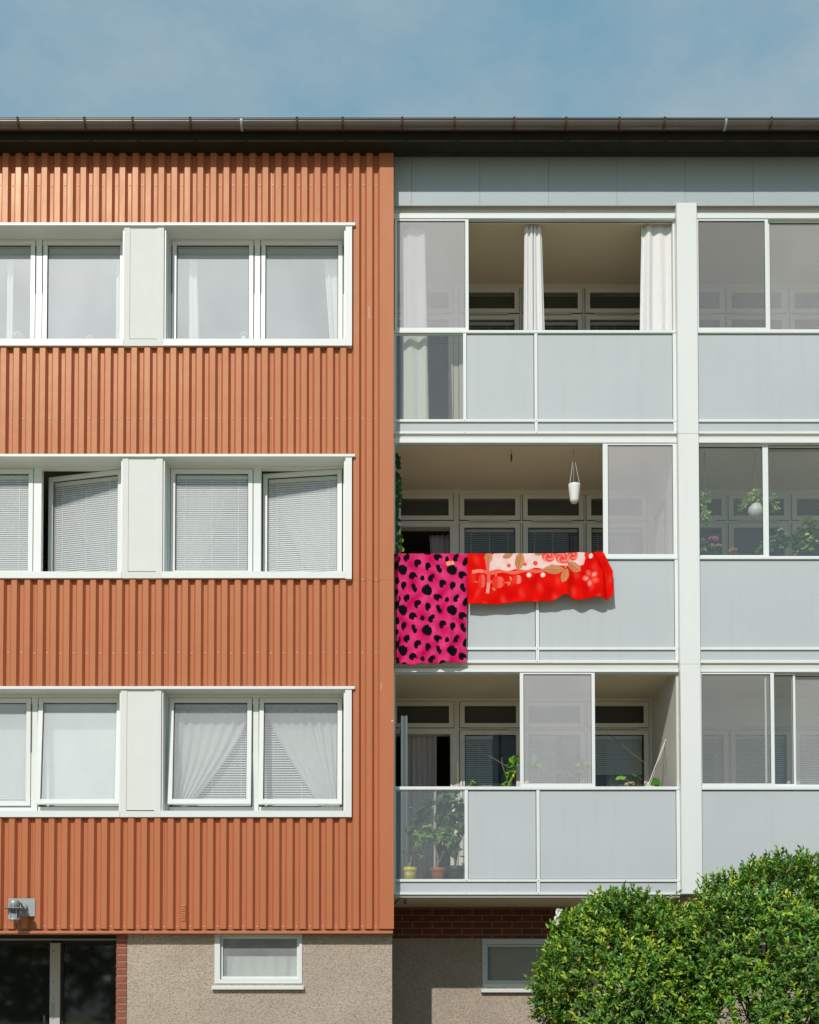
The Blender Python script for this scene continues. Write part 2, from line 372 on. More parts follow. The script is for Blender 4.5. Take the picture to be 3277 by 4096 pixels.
for bi, bd in enumerate(BANDS):
    zt, zs = bd['trim'][0], bd['sill'][1]; p1 = bd['ptop']; p0 = p1 - PANE_H
    for ui, (ux0, ux1) in enumerate(UX):
        o = MB()          # lining of the opening and the fixed outer frame
        o.box(ux0 + .0, ux1, .03, .30, zt + .003, zt + .03)                       # soffit sheet
        for xa, xb in ((ux0 - .0, ux0 + .018), (ux1 - .018, ux1)): o.box(xa, xb, .012, .30, zs - .03, zt + .002)
        o.prism([(.012, zs - .012), (.30, zs + .02), (.30, zs - .03), (.012, zs - .03)], 'x', ux0 + .019, ux1 - .019)
        head = {0: .055, 1: .04, 2: .03}[bi]
        hz = p1 + .064
        o.box(ux0 + .019, ux1 - .019, .20, .30, hz + .035, zt + .002)             # head fascia
        o.box(ux0 + .019, ux1 - .019, .225, .30, hz, hz + .034)
        fx0, fx1 = ux0 + .019, ux1 - .019
        o.box(fx0, ux0 + .046, .228, .31, zs + .021, hz - .001); o.box(ux1 - .036, fx1, .228, .31, zs + .021, hz - .001)
        pc0, pd1 = ux0 + .112, ux1 - .102
        pc1, pd0 = pc0 + .91, pd1 - .913
        if bi == 1: pd0 += .02
        mx0, mx1 = pc1 + .067, pd0 - .067
        o.box(mx0, mx1, .226, .31, zs + .021, hz - .001)
        if bi == 2: o.box(ux0 + .051, mx0 - .001, .25, .31, zs + .021, p0 - .07); o.box(mx1 + .001, ux1 - .043, .25, .31, zs + .021, p0 - .07)
        wo = o.build('window', M['upvc'], B)
        s = MB(); s.prism([(-.022, zs), (-.022, bd['sill'][0]), (.01, bd['sill'][0]), (.01, zs - .004)], 'x', ux0 - .0, ux1 - .0)
        s.build('sill', M['white'], wo)
        gl = ('g_win', 'g_win2', 'g_win4' if ui == 1 else 'g_win3')[bi]
        for k, (a, b) in enumerate(((pc0, pc1), (pd0, pd1))):
            Mx = None
            if bi == 1 and k == 1: Mx = MX(b + .058, SY + .03, 0, 'Z', -R(13 if ui == 1 else 7.3))
            if bi == 2 and not (ui == 1 and k == 0): Mx = MX(0, SY, p1 + .06, 'X', -R(4.2))
            sash(wo, a, b, p0, p1, SY, gl, Mx)
            if bi == 1: blind('blind', a + .006, b - .006, p0, p1, SY + .024, wo, Mx, tilt=52)
            if bi == 2: blind('blind', a - .03, b + .03, p0 - .06, p1 + .03, .43, wo, None, tilt=66 if ui == 1 else 40, pitch=.030)
            if bi != 1:
                for xs in (a - .063, b + .060):
                    st_ = MB(); st_.box(xs, xs + .009, .215, .224, p1 - .62, p1 - .02); st_.box(xs + .009, xs + .013, .219, .224, p1 - .62, p1 - .02, 1)
                    st_.build('window_stay', [M['dark'], M['galv']], wo)
            if bi == 0:
                rb = MB(); rb.box(a + .01, b - .01, .30, .36, p1 - .05, p1 - .005); rb.tube([(a + .02, .34, p1 - .085), (b - .02, .34, p1 - .085)], .018)
                rb.build('roller_cassette', M['alugrey'], wo)
        WIN[bi, ui] = (pc0, pc1, pd0, pd1, p0, p1)
    tr = MB(); tr.box(XL, -.337, -.034, .028, bd['trim'][0], bd['trim'][1]); tr.build('head_flashing', M['white'], B)
    for (a, b) in ((-8.69, -8.193), (-5.944, -5.446), (-3.197, -2.701)):         # fixed panels between the windows
        pn = MB(); zb, zt2 = bd['sill'][0], bd['trim'][0] - .001
        pn.box(a + .001, a + .075, -.012, .035, zs - .002, zt2); pn.box(b - .079, b - .001, -.012, .035, zs - .002, zt2)
        pn.box(a + .076, b - .080, -.004, .03, zs + .012, zt2); pn.box(a + .001, b - .001, -.016, .03, zb, zs - .003)
        pn.build('infill_panel', [M['cream']], B)
    je = MB(); je.box(WX + .001, WX + .08, -.022, .05, bd['sill'][0] - (.01 if bi == 1 else 0), bd['trim'][0] - .001); je.build('end_trim', M['white'], B)

# ---- rooms behind the windows
def room(x0, x1, y0, y1, z0, z1, m='room'):
    r = MB(); t = .08
    r.box(x0 - t, x1 + t, y1, y1 + t, z0 - t, z1 + t); r.box(x0 - t, x0, y0, y1, z0, z1); r.box(x1, x1 + t, y0, y1, z0, z1)
    r.box(x0 - t, x1 + t, y0, y1, z0 - t, z0); r.box(x0 - t, x1 + t, y0, y1, z1, z1 + t)
    r.build('interior_wall', M[m], B)
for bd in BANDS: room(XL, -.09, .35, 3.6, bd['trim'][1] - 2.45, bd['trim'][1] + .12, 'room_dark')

# ---- eaves, gutter, roof
GY, GZ, GR = -.275, PZ(476, -.35), .076
e = MB(); zs0 = 12.243
e.prism([(-.205, zs0 + .30), (-.205, zs0 - .0), (-.18, zs0), (-.18, zs0 + .30)], 'x', XL, XR)
e.build('fascia_board', M['soffit'], B)
e = MB()
ys = [-.179, -.075, .0, .07, .14, .205]
for i, (a, b) in enumerate(zip(ys, ys[1:])):
    d = .004 * (i % 2); e.box(XL, XR if b < .08 else .139, a, b - .004, zs0 + .012 + d, zs0 + .035)
e.box(XL, XR, -.175, .9, zs0 + .20, zs0 + .23)
e.build('eave_soffit', M['soffit'], B)
gt = MB(); pr = []
for k in range(13):
    a = math.pi + math.pi * k / 12; pr.append((GY + GR * math.cos(a), GZ + GR * math.sin(a)))
pr += [(GY + (GR - .004) * math.cos(math.pi + math.pi * k / 12), GZ + (GR - .004) * math.sin(math.pi + math.pi * k / 12)) for k in range(12, -1, -1)]
gt.prism(pr, 'x', XL, XR, smooth=True); gt.tube([(XL, GY - GR, GZ), (XR, GY - GR, GZ)], .0085, 8)
gut = gt.build('gutter', M['gutter'], B)
bk = MB(); n = 9
path = [(GY + (GR + .004) * math.cos(math.pi + math.pi * .62 * k / n), GZ + (GR + .004) * math.sin(math.pi + math.pi * .62 * k / n)) for k in range(n + 1)]
path = [(GY - GR + .012, GZ + .016), (GY - GR - .011, GZ + .012)] + path
q = [(y, z) for y, z in path] + [(y - .006 * (1 if z > GZ else .6), z - (.004 if z <= GZ else -.004)) for y, z in reversed(path)]
bk.prism(q, 'x', -.014, .014)
first = None
for i, d in enumerate((40, 180, 281, 402, 509, 626, 722, 847, 957, 1082, 1191, 1303, 1398, 1527, 1622, 1745)):
    x = PX(d * 1.9, 490, -.31)
    if first is None:
        first = bk.build('gutter_bracket', [M['rust']], gut, origin=(0, 0, 0)); o = first
    else:
        o = first.copy(); COL.objects.link(o); o.parent = gut
    o.location = (x, 0, 0); o.rotation_euler = (0, R(rng.uniform(-1, 1)), 0)
    o.rotation_euler = (0, 0, 0)
    if i in (4, 13):
        o.data = first.data.copy(); o.data.materials.clear(); o.data.materials.append(M['galv']); o['label'] = 'bare silvery bracket'
rf = MB(); rf.prism([(-.24, GZ + .0), (-.24, GZ + .03), (9, GZ + .9), (9, GZ + .8)], 'x', XL, XR); rf.build('roof', M['roof'], B)

# ---- plinth on the left
PY = .125
SWX = (PX(859, 3830, PY), PX(1209, 3830, PY)); SWZ = (PZ(3934, PY), CT - .06)
PL = PX(509.6, 3800, PY); PB = PX(465, 3800, PY)
w = MB(); wall(w, PL, PX(1569, 3900, PY), -.2, CT - .05, PY, .45, [(SWX[0], SWX[1], SWZ[0], SWZ[1])]); w.box(PX(1569, 3900, PY) - .3, PX(1569, 3900, PY), .45, 1.9, -.2, CT - .05)
w.build('plinth', M['stucco'], B)
def basement_window(x0, x1, z0, z1, y, px0, px1, pz0, pz1, sill_x, sill_z, gl, head):
    o = MB(); ring(o, x0, x1, y - .012, y + .10, z0, z1, px0 - .029 - x0, x1 - px1 - .029, pz0 - .039 - z0, z1 - pz1 - .033)
    wo = o.build('window', M['white'], B)
    s = MB(); ring(s, px0 - .026, px1 + .026, y + .03, y + .075, pz0 - .036, pz1 + .03, .026, .026, .036, .03); s.build('sash', M['white'], wo)
    p = MB(); p.box(px0 - .003, px1 + .003, y + .05, y + .055, pz0 - .003, pz1 + .003); p.build('pane', M[gl], wo)
    l = MB(); l.prism([(y - .06, sill_z[0]), (y - .062, sill_z[0] + .028), (y + .05, sill_z[1]), (y + .05, sill_z[0])], 'x', *sill_x); l.build('sill', M['white'], wo)
t = T(800, 3071); Y = PY
basement_window(SWX[0], SWX[1], SWZ[0], SWZ[1], PY, t.x(190, 1600, Y), t.x(815, 1600, Y), t.z(1755, Y), t.z(1437, Y), (t.x(103, 1845, Y), t.x(875, 1845, Y)), (t.z(1866, Y), t.z(1822, Y)), 'g_base', .055)
# brick pier, entrance recess and door
w = MB(); z = -.05; rowh = .0862; j = 0
zt = CT - .055
while zt > 0:
    w.box(PB + rng.uniform(0, .004), PL - .004 - rng.uniform(0, .003), PY - .012 + rng.uniform(0, .004), 1.2, zt - rowh + .014, zt); zt -= rowh
w.box(PB + .008, PL - .002, PY, 1.24, -.05, CT - .055, 1)
w.build('brick_pier', [M['brick_plain'], M['mortar']], B, bevel=.003)
DY = 1.25
w = MB(); w.box(XL, PB + .02, .12, DY + .1, CT - .045, CT - .01); w.build('entrance_soffit', M['soffit'], B)
t = T(0, 3071)
hd = PZ(3753, DY)
w = MB(); w.box(XL, PB + .0, DY - .03, DY + .05, PZ(3761, DY), PZ(3750, DY)); w.box(XL, PB, DY + .02, DY + .1, hd, CT - .046, 1)
dr = w.build('door', [M['alugrey'], M['soffit']], B)
dz1 = PZ(3761, DY) - .001; dz0 = .06
w = MB(); w.box(XL, PB, DY, DY + .05, t.z(1475, DY), dz1); w.box(t.x(515, 1800, DY) + .001, t.x(536, 1800, DY), DY, DY + .05, dz0, t.z(1476, DY)); w.box(t.x(536, 1800, DY), PB, DY, DY + .05, dz0, .35)
w.box(t.x(-700, 1800, DY), t.x(-600, 1800, DY), DY, DY + .05, dz0, t.z(1476, DY))
w.build('door_frame', M['black'], dr)
w = MB(); w.box(t.x(427, 1800, DY), t.x(514, 1800, DY), DY - .04, DY + .04, dz0, t.z(1476, DY))
for zz in (1545, 1803, 1942): w.box(t.x(455, zz, DY), t.x(463, zz, DY), DY - .043, DY - .04, t.z(zz + 4, DY), t.z(zz - 4, DY), 1)
w.build('mullion', [M['alugrey'], M['black']], dr, bevel=.003)
w = MB(); w.box(t.x(441, 2040, DY), t.x(463, 2040, DY), DY - .048, DY - .041, t.z(2112, DY), t.z(1974, DY)); w.build('lock_plate', M['galv'], dr)
w = MB(); w.tube([(t.x(390, 2090, DY), DY - .0, t.z(2085, DY)), (t.x(390, 2090, DY), DY - .07, t.z(2085, DY)), (t.x(390, 2090, DY), DY - .08, t.z(2100, DY)), (t.x(390, 2090, DY), DY - .08, t.z(2250, DY)), (t.x(390, 2090, DY), DY - .0, t.z(2260, DY))], .018, 10); w.build('handle', M['black'], dr)
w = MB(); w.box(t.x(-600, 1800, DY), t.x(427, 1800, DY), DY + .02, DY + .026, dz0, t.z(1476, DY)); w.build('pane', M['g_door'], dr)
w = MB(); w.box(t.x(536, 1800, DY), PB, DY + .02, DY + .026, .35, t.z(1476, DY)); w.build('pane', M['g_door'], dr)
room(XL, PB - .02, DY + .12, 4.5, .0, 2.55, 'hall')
w = MB(); w.box(-5.2, -3.55, 3.9, 3.95, 0, 1.72); w.build('inner_door', M['hallgreen'], B)  # green panel added in the hall, stands in for a reflection in the glass
# louvre vent on one rib
w = MB(); vx = (-.031 - round((-.031 - t.x(1533, 1220, 0)) / .1614 + .0) * .1614) + .033
for k in range(7):
    zz = t.z(1160 + k * 20, 0); w.prism([(0.001, zz + .014), (-.010, zz + .006), (-.012, zz - .012), (0.001, zz - .013)], 'x', vx - .026, vx + .026)
w.build('vent', M['clad'], B)
# ================================================================ balcony wing
YF, YP, YB = .23, .252, 1.56
CXA, CXB = 3.690, 3.943                     # column faces
LX, RX = .146, 3.665                        # inner faces of the left bay
FL = [dict(beam=(854, 873), rail=(1320.8, 1331.7), low=(1676.6, 1686.5), bot=(1725, 1734), ceil=11.606),
      dict(beam=(1751.7, 1770.7), rail=(2227, 2236.5), low=(2587.5, 2599), bot=(2640, 2651.6), ceil=8.735),
      dict(beam=(2673, 2688), rail=(3146, 3159), low=(3516.4, 3527), bot=(3567.7, 3578.7), ceil=5.862)]
# column
c = MB()
zj = [3.046, 5.90, 8.80, 11.745]
for a, b in zip(zj, zj[1:]): c.box(CXA, CXB, .165, .31, a + .002, b)
c.box(CXA + .004, CXB - .004, .17, .30, 3.05, 11.74)
cm = c.build('column', M['white'], B, bevel=.004)
c2 = cm.copy(); COL.objects.link(c2); c2.parent = B; c2.location = (3.79, 0, 0)
# fascia strip above the top balconies
f = MB(); js = [LX, .368, 1.226, 2.091, 2.952, 3.807, 4.666, 5.53, XR]
fz = PZ(822, .2)
for i, (a, b) in enumerate(zip(js, js[1:])):
    f.box(a + .0015, b - .0015, .20 + .002 * (i % 2) * (i > 4), .215, fz, 12.44)
for x in js[1:-1]:
    for dx in (-.02, .02, .28, .57): f.box(x + dx - .005, x + dx + .005, .1965, .2015, fz + .05, fz + .06, 1)
f.build('fascia_panel', [M['fascia'], M['screw']], B)
f = MB(); f.box(LX, XR, .262, .33, 11.60, 12.44); f.build('parapet_wall', M['conc'], B)

def balcony(fi, x0, x1, posts, right):
    d = FL[fi]; zc = d['ceil']
    zr1, zr0 = PZ(d['rail'][0], YF), PZ(d['rail'][1], YF); zl1, zl0 = PZ(d['low'][0], YF), PZ(d['low'][1], YF)
    zb1, zb0 = PZ(d['bot'][0], YF), PZ(d['bot'][1], YF); zt1, zt0 = PZ(d['beam'][0], YF), PZ(d['beam'][1], YF)
    fl_top = zb0 + .10
    s = MB()                                             # slab under, ceiling above, side walls
    s.box(x0, x1, .275, YB + .25, zb0 - .035 if fi == 2 else FL[fi + 1]['ceil'], fl_top)
    bal = s.build('balcony', M['ceil'], B)
    if fi == 0: s = MB(); s.box(x0, x1, .31, YB + .25, zc, zc + .2); s.build('ceiling', M['ceil'], bal)
    sw = MB(); sw.box(x0 - (.03 if right else .022), x0, .28, YB + .2, fl_top - .1, zc + .0); sw.build('side_wall', M['conc'], bal); sw = MB(); sw.box(x1, x1 + .035, .28, YB + .2, fl_top - .1, zc); sw.build('side_wall', M['conc'], bal)
    e = MB(); e.box(x0, x1 + (.02 if not right else 0), .258, .274, (zb0 - .055) if fi < 2 else zb0 - .03, zb0 - .002); e.build('slab_edge', M['conc'], bal)
    h = MB(); h.box(x0 - .004, x1 + .02, YF, .262, zt0, zt1); h.box(x0, x1 + .02, .263, .31, zt0 + .002, zt1 + .03); 
    h.box(x0, x1 + .02, .272, .276, zt0 - .012, zt0 + .001); h.box(x0, x1 + .02, .300, .306, zt0 - .018, zt0 + .001); h.box(x0, x1 + .02, .277, .299, zt0 - .008, zt0 + .001, 1)
    h.build('head_rail', [M['alu'], M['dark']], bal, bevel=.003)
    r = MB(); r.box(x0 - .004, x1 + .02, YF - .004, .30, zr0, zr1); r.build('handrail', M['alu'], bal, bevel=.003)
    r = MB(); r.box(x0 - .004, x1 + .02, YF, YP + .02, zl0, zl1); r.build('lower_rail', M['alu'], bal, bevel=.002)
    r = MB(); r.box(x0 - .004, x1 + .02, YF, YP + .02, zb0, zb1); r.build('bottom_rail', M['alu'], bal, bevel=.002)
    edges = [x0] + [p for p in posts] + [(x1 + .02, x1 + .02)]
    if not right:
        q = MB(); q.box(x0 - .003, x0 + .022, YF + .004, YP + .02, zl1, zr0 - .001); q.box(x0 - .003, x0 + .022, YF + .004, YP + .02, zb1, zl0 - .001); q.build('post', M['alu'], bal)
        q = MB(); q.box(x1 - .018, x1 + .022, YF + .004, YP + .02, zl1, zr0 - .001); q.box(x1 - .018, x1 + .022, YF + .004, YP + .02, zb1, zl0 - .001); q.build('post', M['alu'], bal)
    lefts = [x0 + (.02 if not right else 0)] + [b for a, b in posts]; rights = [a for a, b in posts] + [x1 + (-.016 if not right else .02)]
    for k, (a, b) in enumerate(posts):
        q = MB(); q.box(a, b, YF + .003, YP + .02, zl1, zr0 - .001)
        if k == len(posts) - 1: q.box(a, b, YF + .003, YP + .02, zb1, zl0 - .001)
        q.box((a + b) / 2 - .004, (a + b) / 2 + .004, YF - .002, YF + .002, (zl0 + zl1) / 2 - .004, (zl0 + zl1) / 2 + .004, 1); q.box((a + b) / 2 - .004, (a + b) / 2 + .004, YF - .002, YF + .002, (zb0 + zb1) / 2 - .004, (zb0 + zb1) / 2 + .004, 1)
        q.build('post', [M['alu'], M['dark']], bal)
    for k, (a, b) in enumerate(zip(lefts, rights)):
        clear = (k == 0 and not right)
        g_ = .008
        if clear:
            q = MB(); q.box(a + .001, b, YP - .006, YP + .012, zr0 - .014, zr0 - .006); q.build('glazing_bead', M['alu'], bal)
            q = MB(); q.box(a + .001, b - .001, YP, YP + .006, zl1 + .001, zr0 - .003); q.build('clear_panel', M['g_clear'], bal)
        else:
            q = MB(); q.box(a + g_, b - g_, YP, YP + .012, zl1 + g_, zr0 - g_); q.box(a, b, YP + .013, YP + .017, zl1, zr0 - .001, 1); q.build('railing_panel', [M['panel'], M['dark']], bal)
    ce = [x0 + (.02 if not right else 0)] + ([posts[-1]] if posts else [])
    segs = [(x0 + (.02 if not right else 0), posts[-1][0] if posts else x1 + .02)] + ([(posts[-1][1], x1 - .016)] if posts else [])
    for a, b in segs:
        q = MB(); q.box(a + .005, b - .005, YP, YP + .012, zb1 + .004, zl0 - .004); q.box(a, b, YP + .013, YP + .017, zb1, zl0, 1); q.build('kick_panel', [M['panel'], M['dark']], bal)
    return bal, dict(zr1=zr1, zt0=zt0, fl=fl_top, zc=zc)
def slider(bal, x0, x1, z0, z1, y, gl, lw=.038, rw=.045, tw=.022, bw=.040):
    s = MB(); ring(s, x0, x1, y - .012, y + .012, z0, z1, lw, rw, bw, tw); ring(s, x0 + lw, x1 - rw, y - .006, y + .006, z0 + bw, z1 - tw, .006, .004, .005, .008, 1)
    s.build('sliding_sash', [M['alu'], M['dark']], bal, bevel=.002)
    p = MB(); p.box(x0 + lw - .002, x1 - rw + .002, y - .003, y + .003, z0 + bw - .002, z1 - tw + .002); p.build('pane', M[gl], bal)
Yp = .24
def pxs(a, b, y): return (PX(a, y, Yp), PX(b, y, Yp))
BL = {}
posts3 = [pxs(1853, 1866, 1500), pxs(2138, 2150.5, 1500)]; posts2 = [pxs(1856, 1869, 2400), pxs(2143, 2156, 2400)]; posts1 = [pxs(1859, 1872, 3340), pxs(2146.6, 2159.4, 3340)]
for fi, ps in enumerate((posts3, posts2, posts1)):
    BL[fi, 0] = balcony(fi, LX, RX, ps, False)
    BL[fi, 1] = balcony(fi, CXB - .02, XR, [], True)
# sliding glass above the rails
S1, S2 = .262, .290
def sl(fi, side, xa, xb, y, gl, py, **k):
    bal, d = BL[fi, side]; slider(bal, PX(xa, py, y), PX(xb, py, y), d['zr1'] + .001, d['zt0'] - .003, y, gl, **k)
sl(0, 0, 1579.5, 1874.7, S1 - .01, 'g_balc', 1100, lw=.034, rw=.042)
sl(0, 0, 2693, 2708, S2, 'g_dim', 1100, lw=.016, rw=.02)
sl(1, 0, 2412, 2708, S1 - .01, 'g_balc', 2000, lw=.063, rw=.05)
sl(2, 0, 2080, 2380, S1 - .01, 'g_balc', 2900, lw=.045, rw=.042)
sl(0, 1, 2788, 3073.5, S1 - .01, 'g_dim', 1100, lw=.02, rw=.042)
sl(0, 1, 3068, 3372, S2, 'g_mid', 1100, lw=.035, rw=.04)
sl(1, 1, 2793, 3073.5, S2, 'g_thin', 2000, lw=.012, rw=.07)
sl(1, 1, 3060, 3380, S2 + .03, 'g_thin', 2000, lw=.042, rw=.04)
sl(2, 1, 2805, 3097, S1 - .01, 'g_dim', 2900, lw=.008, rw=.045)
sl(2, 1, 3060, 3182, S2, 'g_thin', 2900, lw=.02, rw=.03)
sl(2, 1, 3168, 3470, S2 + .03, 'g_mid', 2900, lw=.035, rw=.04)
# upright guide at the left of the glazed openings
for fi in (1, 2):
    bal, d = BL[fi, 0]; q = MB(); q.box(LX - .003, LX + .014, YF + .01, .31, d['zr1'] + .001, d['zt0'] - .001); q.build('jamb_profile', M['alu'], bal)

# back walls: timber window walls, door leaves, rooms
TZ = [dict(tt=(11.543, 11.189), tp=(PZ(1170, YB), PZ(1235, YB)), lo=11.147, lp=PZ(1279, YB)),
      dict(tt=(8.666, 8.316), tp=(PZ(1995, YB), PZ(2063, YB)), lo=8.264, lp=PZ(2110.5, YB)),
      dict(tt=(5.805, 5.458), tp=(PZ(2823.7, YB), PZ(2893, YB)), lo=5.410, lp=PZ(2939, YB))]
def backwall(fi, side, x0, x1, bays, door):
    d = TZ[fi]; bal, b = BL[fi, side]; zf = b['fl']; holes = []
    tpz1, tpz0 = d['tp']; lp1 = d['lp']; lp0 = zf + .62
    board = (fi == 2 and side == 1)
    for k, (a, c_) in enumerate(bays):
        if not board: holes.append((a - .03, c_ + .03, tpz0 - .03, tpz1 + .03))
        if k == door: holes.append((a - .01, c_ + .02, zf, lp1 + .01))
        else: holes.append((a - .03, c_ + .03, lp0 - .03, lp1 + .03))
    w = MB(); wall(w, x0, x1, zf - .05, b['zc'], YB + .012, YB + .14, holes)
    bw = w.build('window_wall', M['oldframe'], B)
    if board:
        w = MB(); w.box(x0, x1, YB - .006, YB + .011, d['lo'] + .05, d['tt'][0] - .02); w.build('cover_board', M['oldframe'], bw)
    for k, (a, c_) in enumerate(bays):
        rows = [] if board else [(tpz0, tpz1)]
        if k != door: rows.append((lp0, lp1))
        for (za, zb) in rows:
            s = MB(); ring(s, a - .064, c_ + .064, YB - .006, YB + .011, za - .058, zb + .058, .064, .064, .058, .058)
            ring(s, a - .071, c_ + .071, YB + .006, YB + .0125, za - .065, zb + .065, .007, .007, .007, .007, 1); s.build('sash', [M['oldframe'], M['black']], bw)
            p = MB(); p.box(a - .004, c_ + .004, YB + .03, YB + .035, za - .004, zb + .004); p.build('pane', M['g_old'], bw)
        zv = (d['lo'] + d['tt'][1]) / 2
        if k != door:
            v = MB(); v.box(a + .06, c_ - .09, YB - .012, YB + .011, zv - .003, zv + .016); v.box(a + .065, c_ - .095, YB - .014, YB - .012, zv + .002, zv + .005, 1); v.build('trickle_vent', [M['oldframe'], M['black']], bw)
        if k == door:
            v = MB(); v.box(a - .02, c_ + .03, YB - .004, YB + .011, lp1 + .012, lp1 + .07); v.build('lintel', M['oldframe'], bw)
    return bw, lp0, lp1
BAYL = [(.20, .905), (1.118, 1.816), (1.985, 2.685), (2.852, 3.552)]
BAYR = [(3.93, 4.634), (4.796, 5.488), (5.662, 6.354), (6.528, 7.22)]
BW = {}
for fi in range(3):
    BW[fi, 0] = backwall(fi, 0, LX - .02, RX + .02, BAYL, 0 if fi != 0 else -1)
    BW[fi, 1] = backwall(fi, 1, CXB - .09, XR + .02, BAYR, -1)
    zc = FL[fi]['ceil']
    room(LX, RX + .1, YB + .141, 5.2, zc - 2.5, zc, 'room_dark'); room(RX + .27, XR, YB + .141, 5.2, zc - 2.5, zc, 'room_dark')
def bk_blind(fi, side, k, bays, drop, tilt, y=.06, w=1.0):
    bw, lp0, lp1 = BW[fi, side]; a, c_ = bays[k]
    blind('blind', a + .01, a + .01 + (c_ - a - .02) * w, lp0, lp1, YB + y, bw, None, tilt, drop=drop)
bk_blind(1, 0, 1, BAYL, .35, 15); bk_blind(1, 0, 2, BAYL, .35, 15); bk_blind(1, 0, 3, BAYL, .35, 15)
bk_blind(2, 0, 1, BAYL, 0, 50, w=.56); bk_blind(2, 0, 2, BAYL, 0, 50, w=.56); bk_blind(2, 0, 3, BAYL, 1.05, 60)
for k in (0, 1, 2): bk_blind(2, 1, k, BAYR, 0, 45)
for k in (0, 1, 2, 3): bk_blind(0, 0, k, BAYL, 1.13, 20)
# open balcony door leaves, seen on edge
for fi, (xa, xb, ye) in ((2, (.238, .318, .55)), (1, (.170, .236, .63))):
    bw, lp0, lp1 = BW[fi, 0]; zf = BL[fi, 0][1]['fl']
    o = MB(); z1 = lp1 + .0; o.box(xa, xa + .022, ye, YB - .01, zf + .02, z1); o.box(xa + .023, xb - .024, ye + .006, YB - .02, zf + .02, z1 - .004, 1); o.box(xb - .023, xb, ye, YB - .01, zf + .02, z1)
    lf = o.build('balcony_door', [M['upvc'], M['alugrey']], B)
    h = MB(); hz = zf + 1.05; h.tube([(xb, ye + .07, hz), (xb + .05, ye + .07, hz), (xb + .055, ye + .08, hz), (xb + .055, ye + .19, hz)], .009); h.build('handle', M['galv'], lf)
# basement wall behind, brick course band, window and slab underside paint
WY = 1.58; t = T(1550, 3071)
bx0, bx1 = t.x(800, 1640, WY), t.x(800, 1640, WY) + 1.30
bz0, bz1 = t.z(1842, WY), t.z(1442, WY)
w = MB(); wall(w, -.2, XR, -.2, t.z(1436, WY), WY, WY + .35, [(bx0, bx1, bz0, bz1)]); w.build('plinth', M['stucco'], B)
w = MB(); w.box(-.2, XR, WY + .012, WY + .35, t.z(1436, WY) + .001, 3.05); w.build('brick_band', M['brick'], B)
basement_window(bx0, bx1, bz0, bz1, WY, t.x(845, 1640, WY), t.x(845, 1640, WY) + 1.12, t.z(1790, WY), t.z(1505, WY), (bx0 - .02, bx1 + .02), (t.z(1890, WY), t.z(1850, WY)), 'g_base', .14)
room(SWX[0] - .3, SWX[1] + .3, .46, 2.2, 1.2, 2.62); room(bx0 - .3, bx1 + .3, WY + .36, 3.5, 1.2, 2.6)
zu = PZ(3578.7, YF) - .0365
w = MB(); pts = [(62, 1142), (80, 1120), (92, 1108), (112, 1104), (135, 1098), (150, 1104), (152, 1122), (140, 1132), (158, 1142)]
def under(zx, zy):
    py = 3071 + zy / TK; f = (zu - EYE); 
    Yv = 0.3
    for _ in range(30): Yv = Yv - (PZ(py, Yv) - zu) / max(1e-4, (PZ(py, Yv + .01) - PZ(py, Yv)) / .01)
    return (PX(1550 + zx / TK, py, Yv), Yv)
up_ = [under(*p) for p in pts]; mids = []
for i, (x, y) in enumerate(up_):
    a = up_[max(i - 1, 0)]; b = up_[min(i + 1, len(up_) - 1)]; dx, dy = b[0] - a[0], b[1] - a[1]; L = math.hypot(dx, dy); wd_ = .012 + .006 * math.sin(i)
    mids.append(((x - dy / L * wd_ * .8, y + dx / L * wd_ * 3), (x + dy / L * wd_ * .8, y - dx / L * wd_ * 3)))
for (a, b), (c_, d_) in zip(mids, mids[1:]):
    w.add([(a[0], a[1], zu - .0012), (b[0], b[1], zu - .0012), (d_[0], d_[1], zu - .0012), (c_[0], c_[1], zu - .0012)], [(0, 1, 2, 3)])
w.build('spray_mark', M['black'], B)
# ================================================================ loose things
def color_attr(me, cols, name='tint', dom='POINT'):
    a = me.color_attributes.new(name, 'FLOAT_COLOR', dom)
    a.data.foreach_set('color', np.asarray(cols, dtype=np.float32).ravel())
def leaves(base, d, n, L, W, col, fold=.12, droop=.12):
    """arrays of leaf blades: 6 points and 4 faces each"""
    base, d, n = map(np.asarray, (base, d, n)); N = len(base)
    d = d / np.linalg.norm(d, axis=1, keepdims=True); s = np.cross(d, n); s /= np.linalg.norm(s, axis=1, keepdims=True) + 1e-9; n = np.cross(s, d)
    L = np.asarray(L).reshape(-1, 1) * np.ones((N, 1)); W = np.asarray(W).reshape(-1, 1) * np.ones((N, 1))
    c = base + d * L * .45 - n * L * fold * .4
    l = base + d * L * .42 - s * W * .5 + n * L * fold * .4; r = base + d * L * .42 + s * W * .5 + n * L * fold * .4
    c2 = base + d * L * .78 - n * L * droop * .4
    l2 = base + d * L * .74 - s * W * .33 + n * L * (fold * .3 - droop * .4); r2 = base + d * L * .74 + s * W * .33 + n * L * (fold * .3 - droop * .4)
    tip = base + d * L - n * L * droop
    V = np.stack([base, l, c, r, l2, c2, r2, tip], 1).reshape(-1, 3)
    fq = np.array([[0, 2, 1, 1], [0, 3, 2, 2], [1, 2, 5, 4], [2, 3, 6, 5], [4, 5, 7, 7], [5, 6, 7, 7]])
    Fs = []
    off = (np.arange(N) * 8)[:, None]
    faces = []
    for q in fq:
        if q[2] == q[3]: faces.append((off + q[:3]))
        else: faces.append((off + q))
    C = np.repeat(np.c_[np.asarray(col), np.ones(N)], 8, 0)
    return V, faces, C
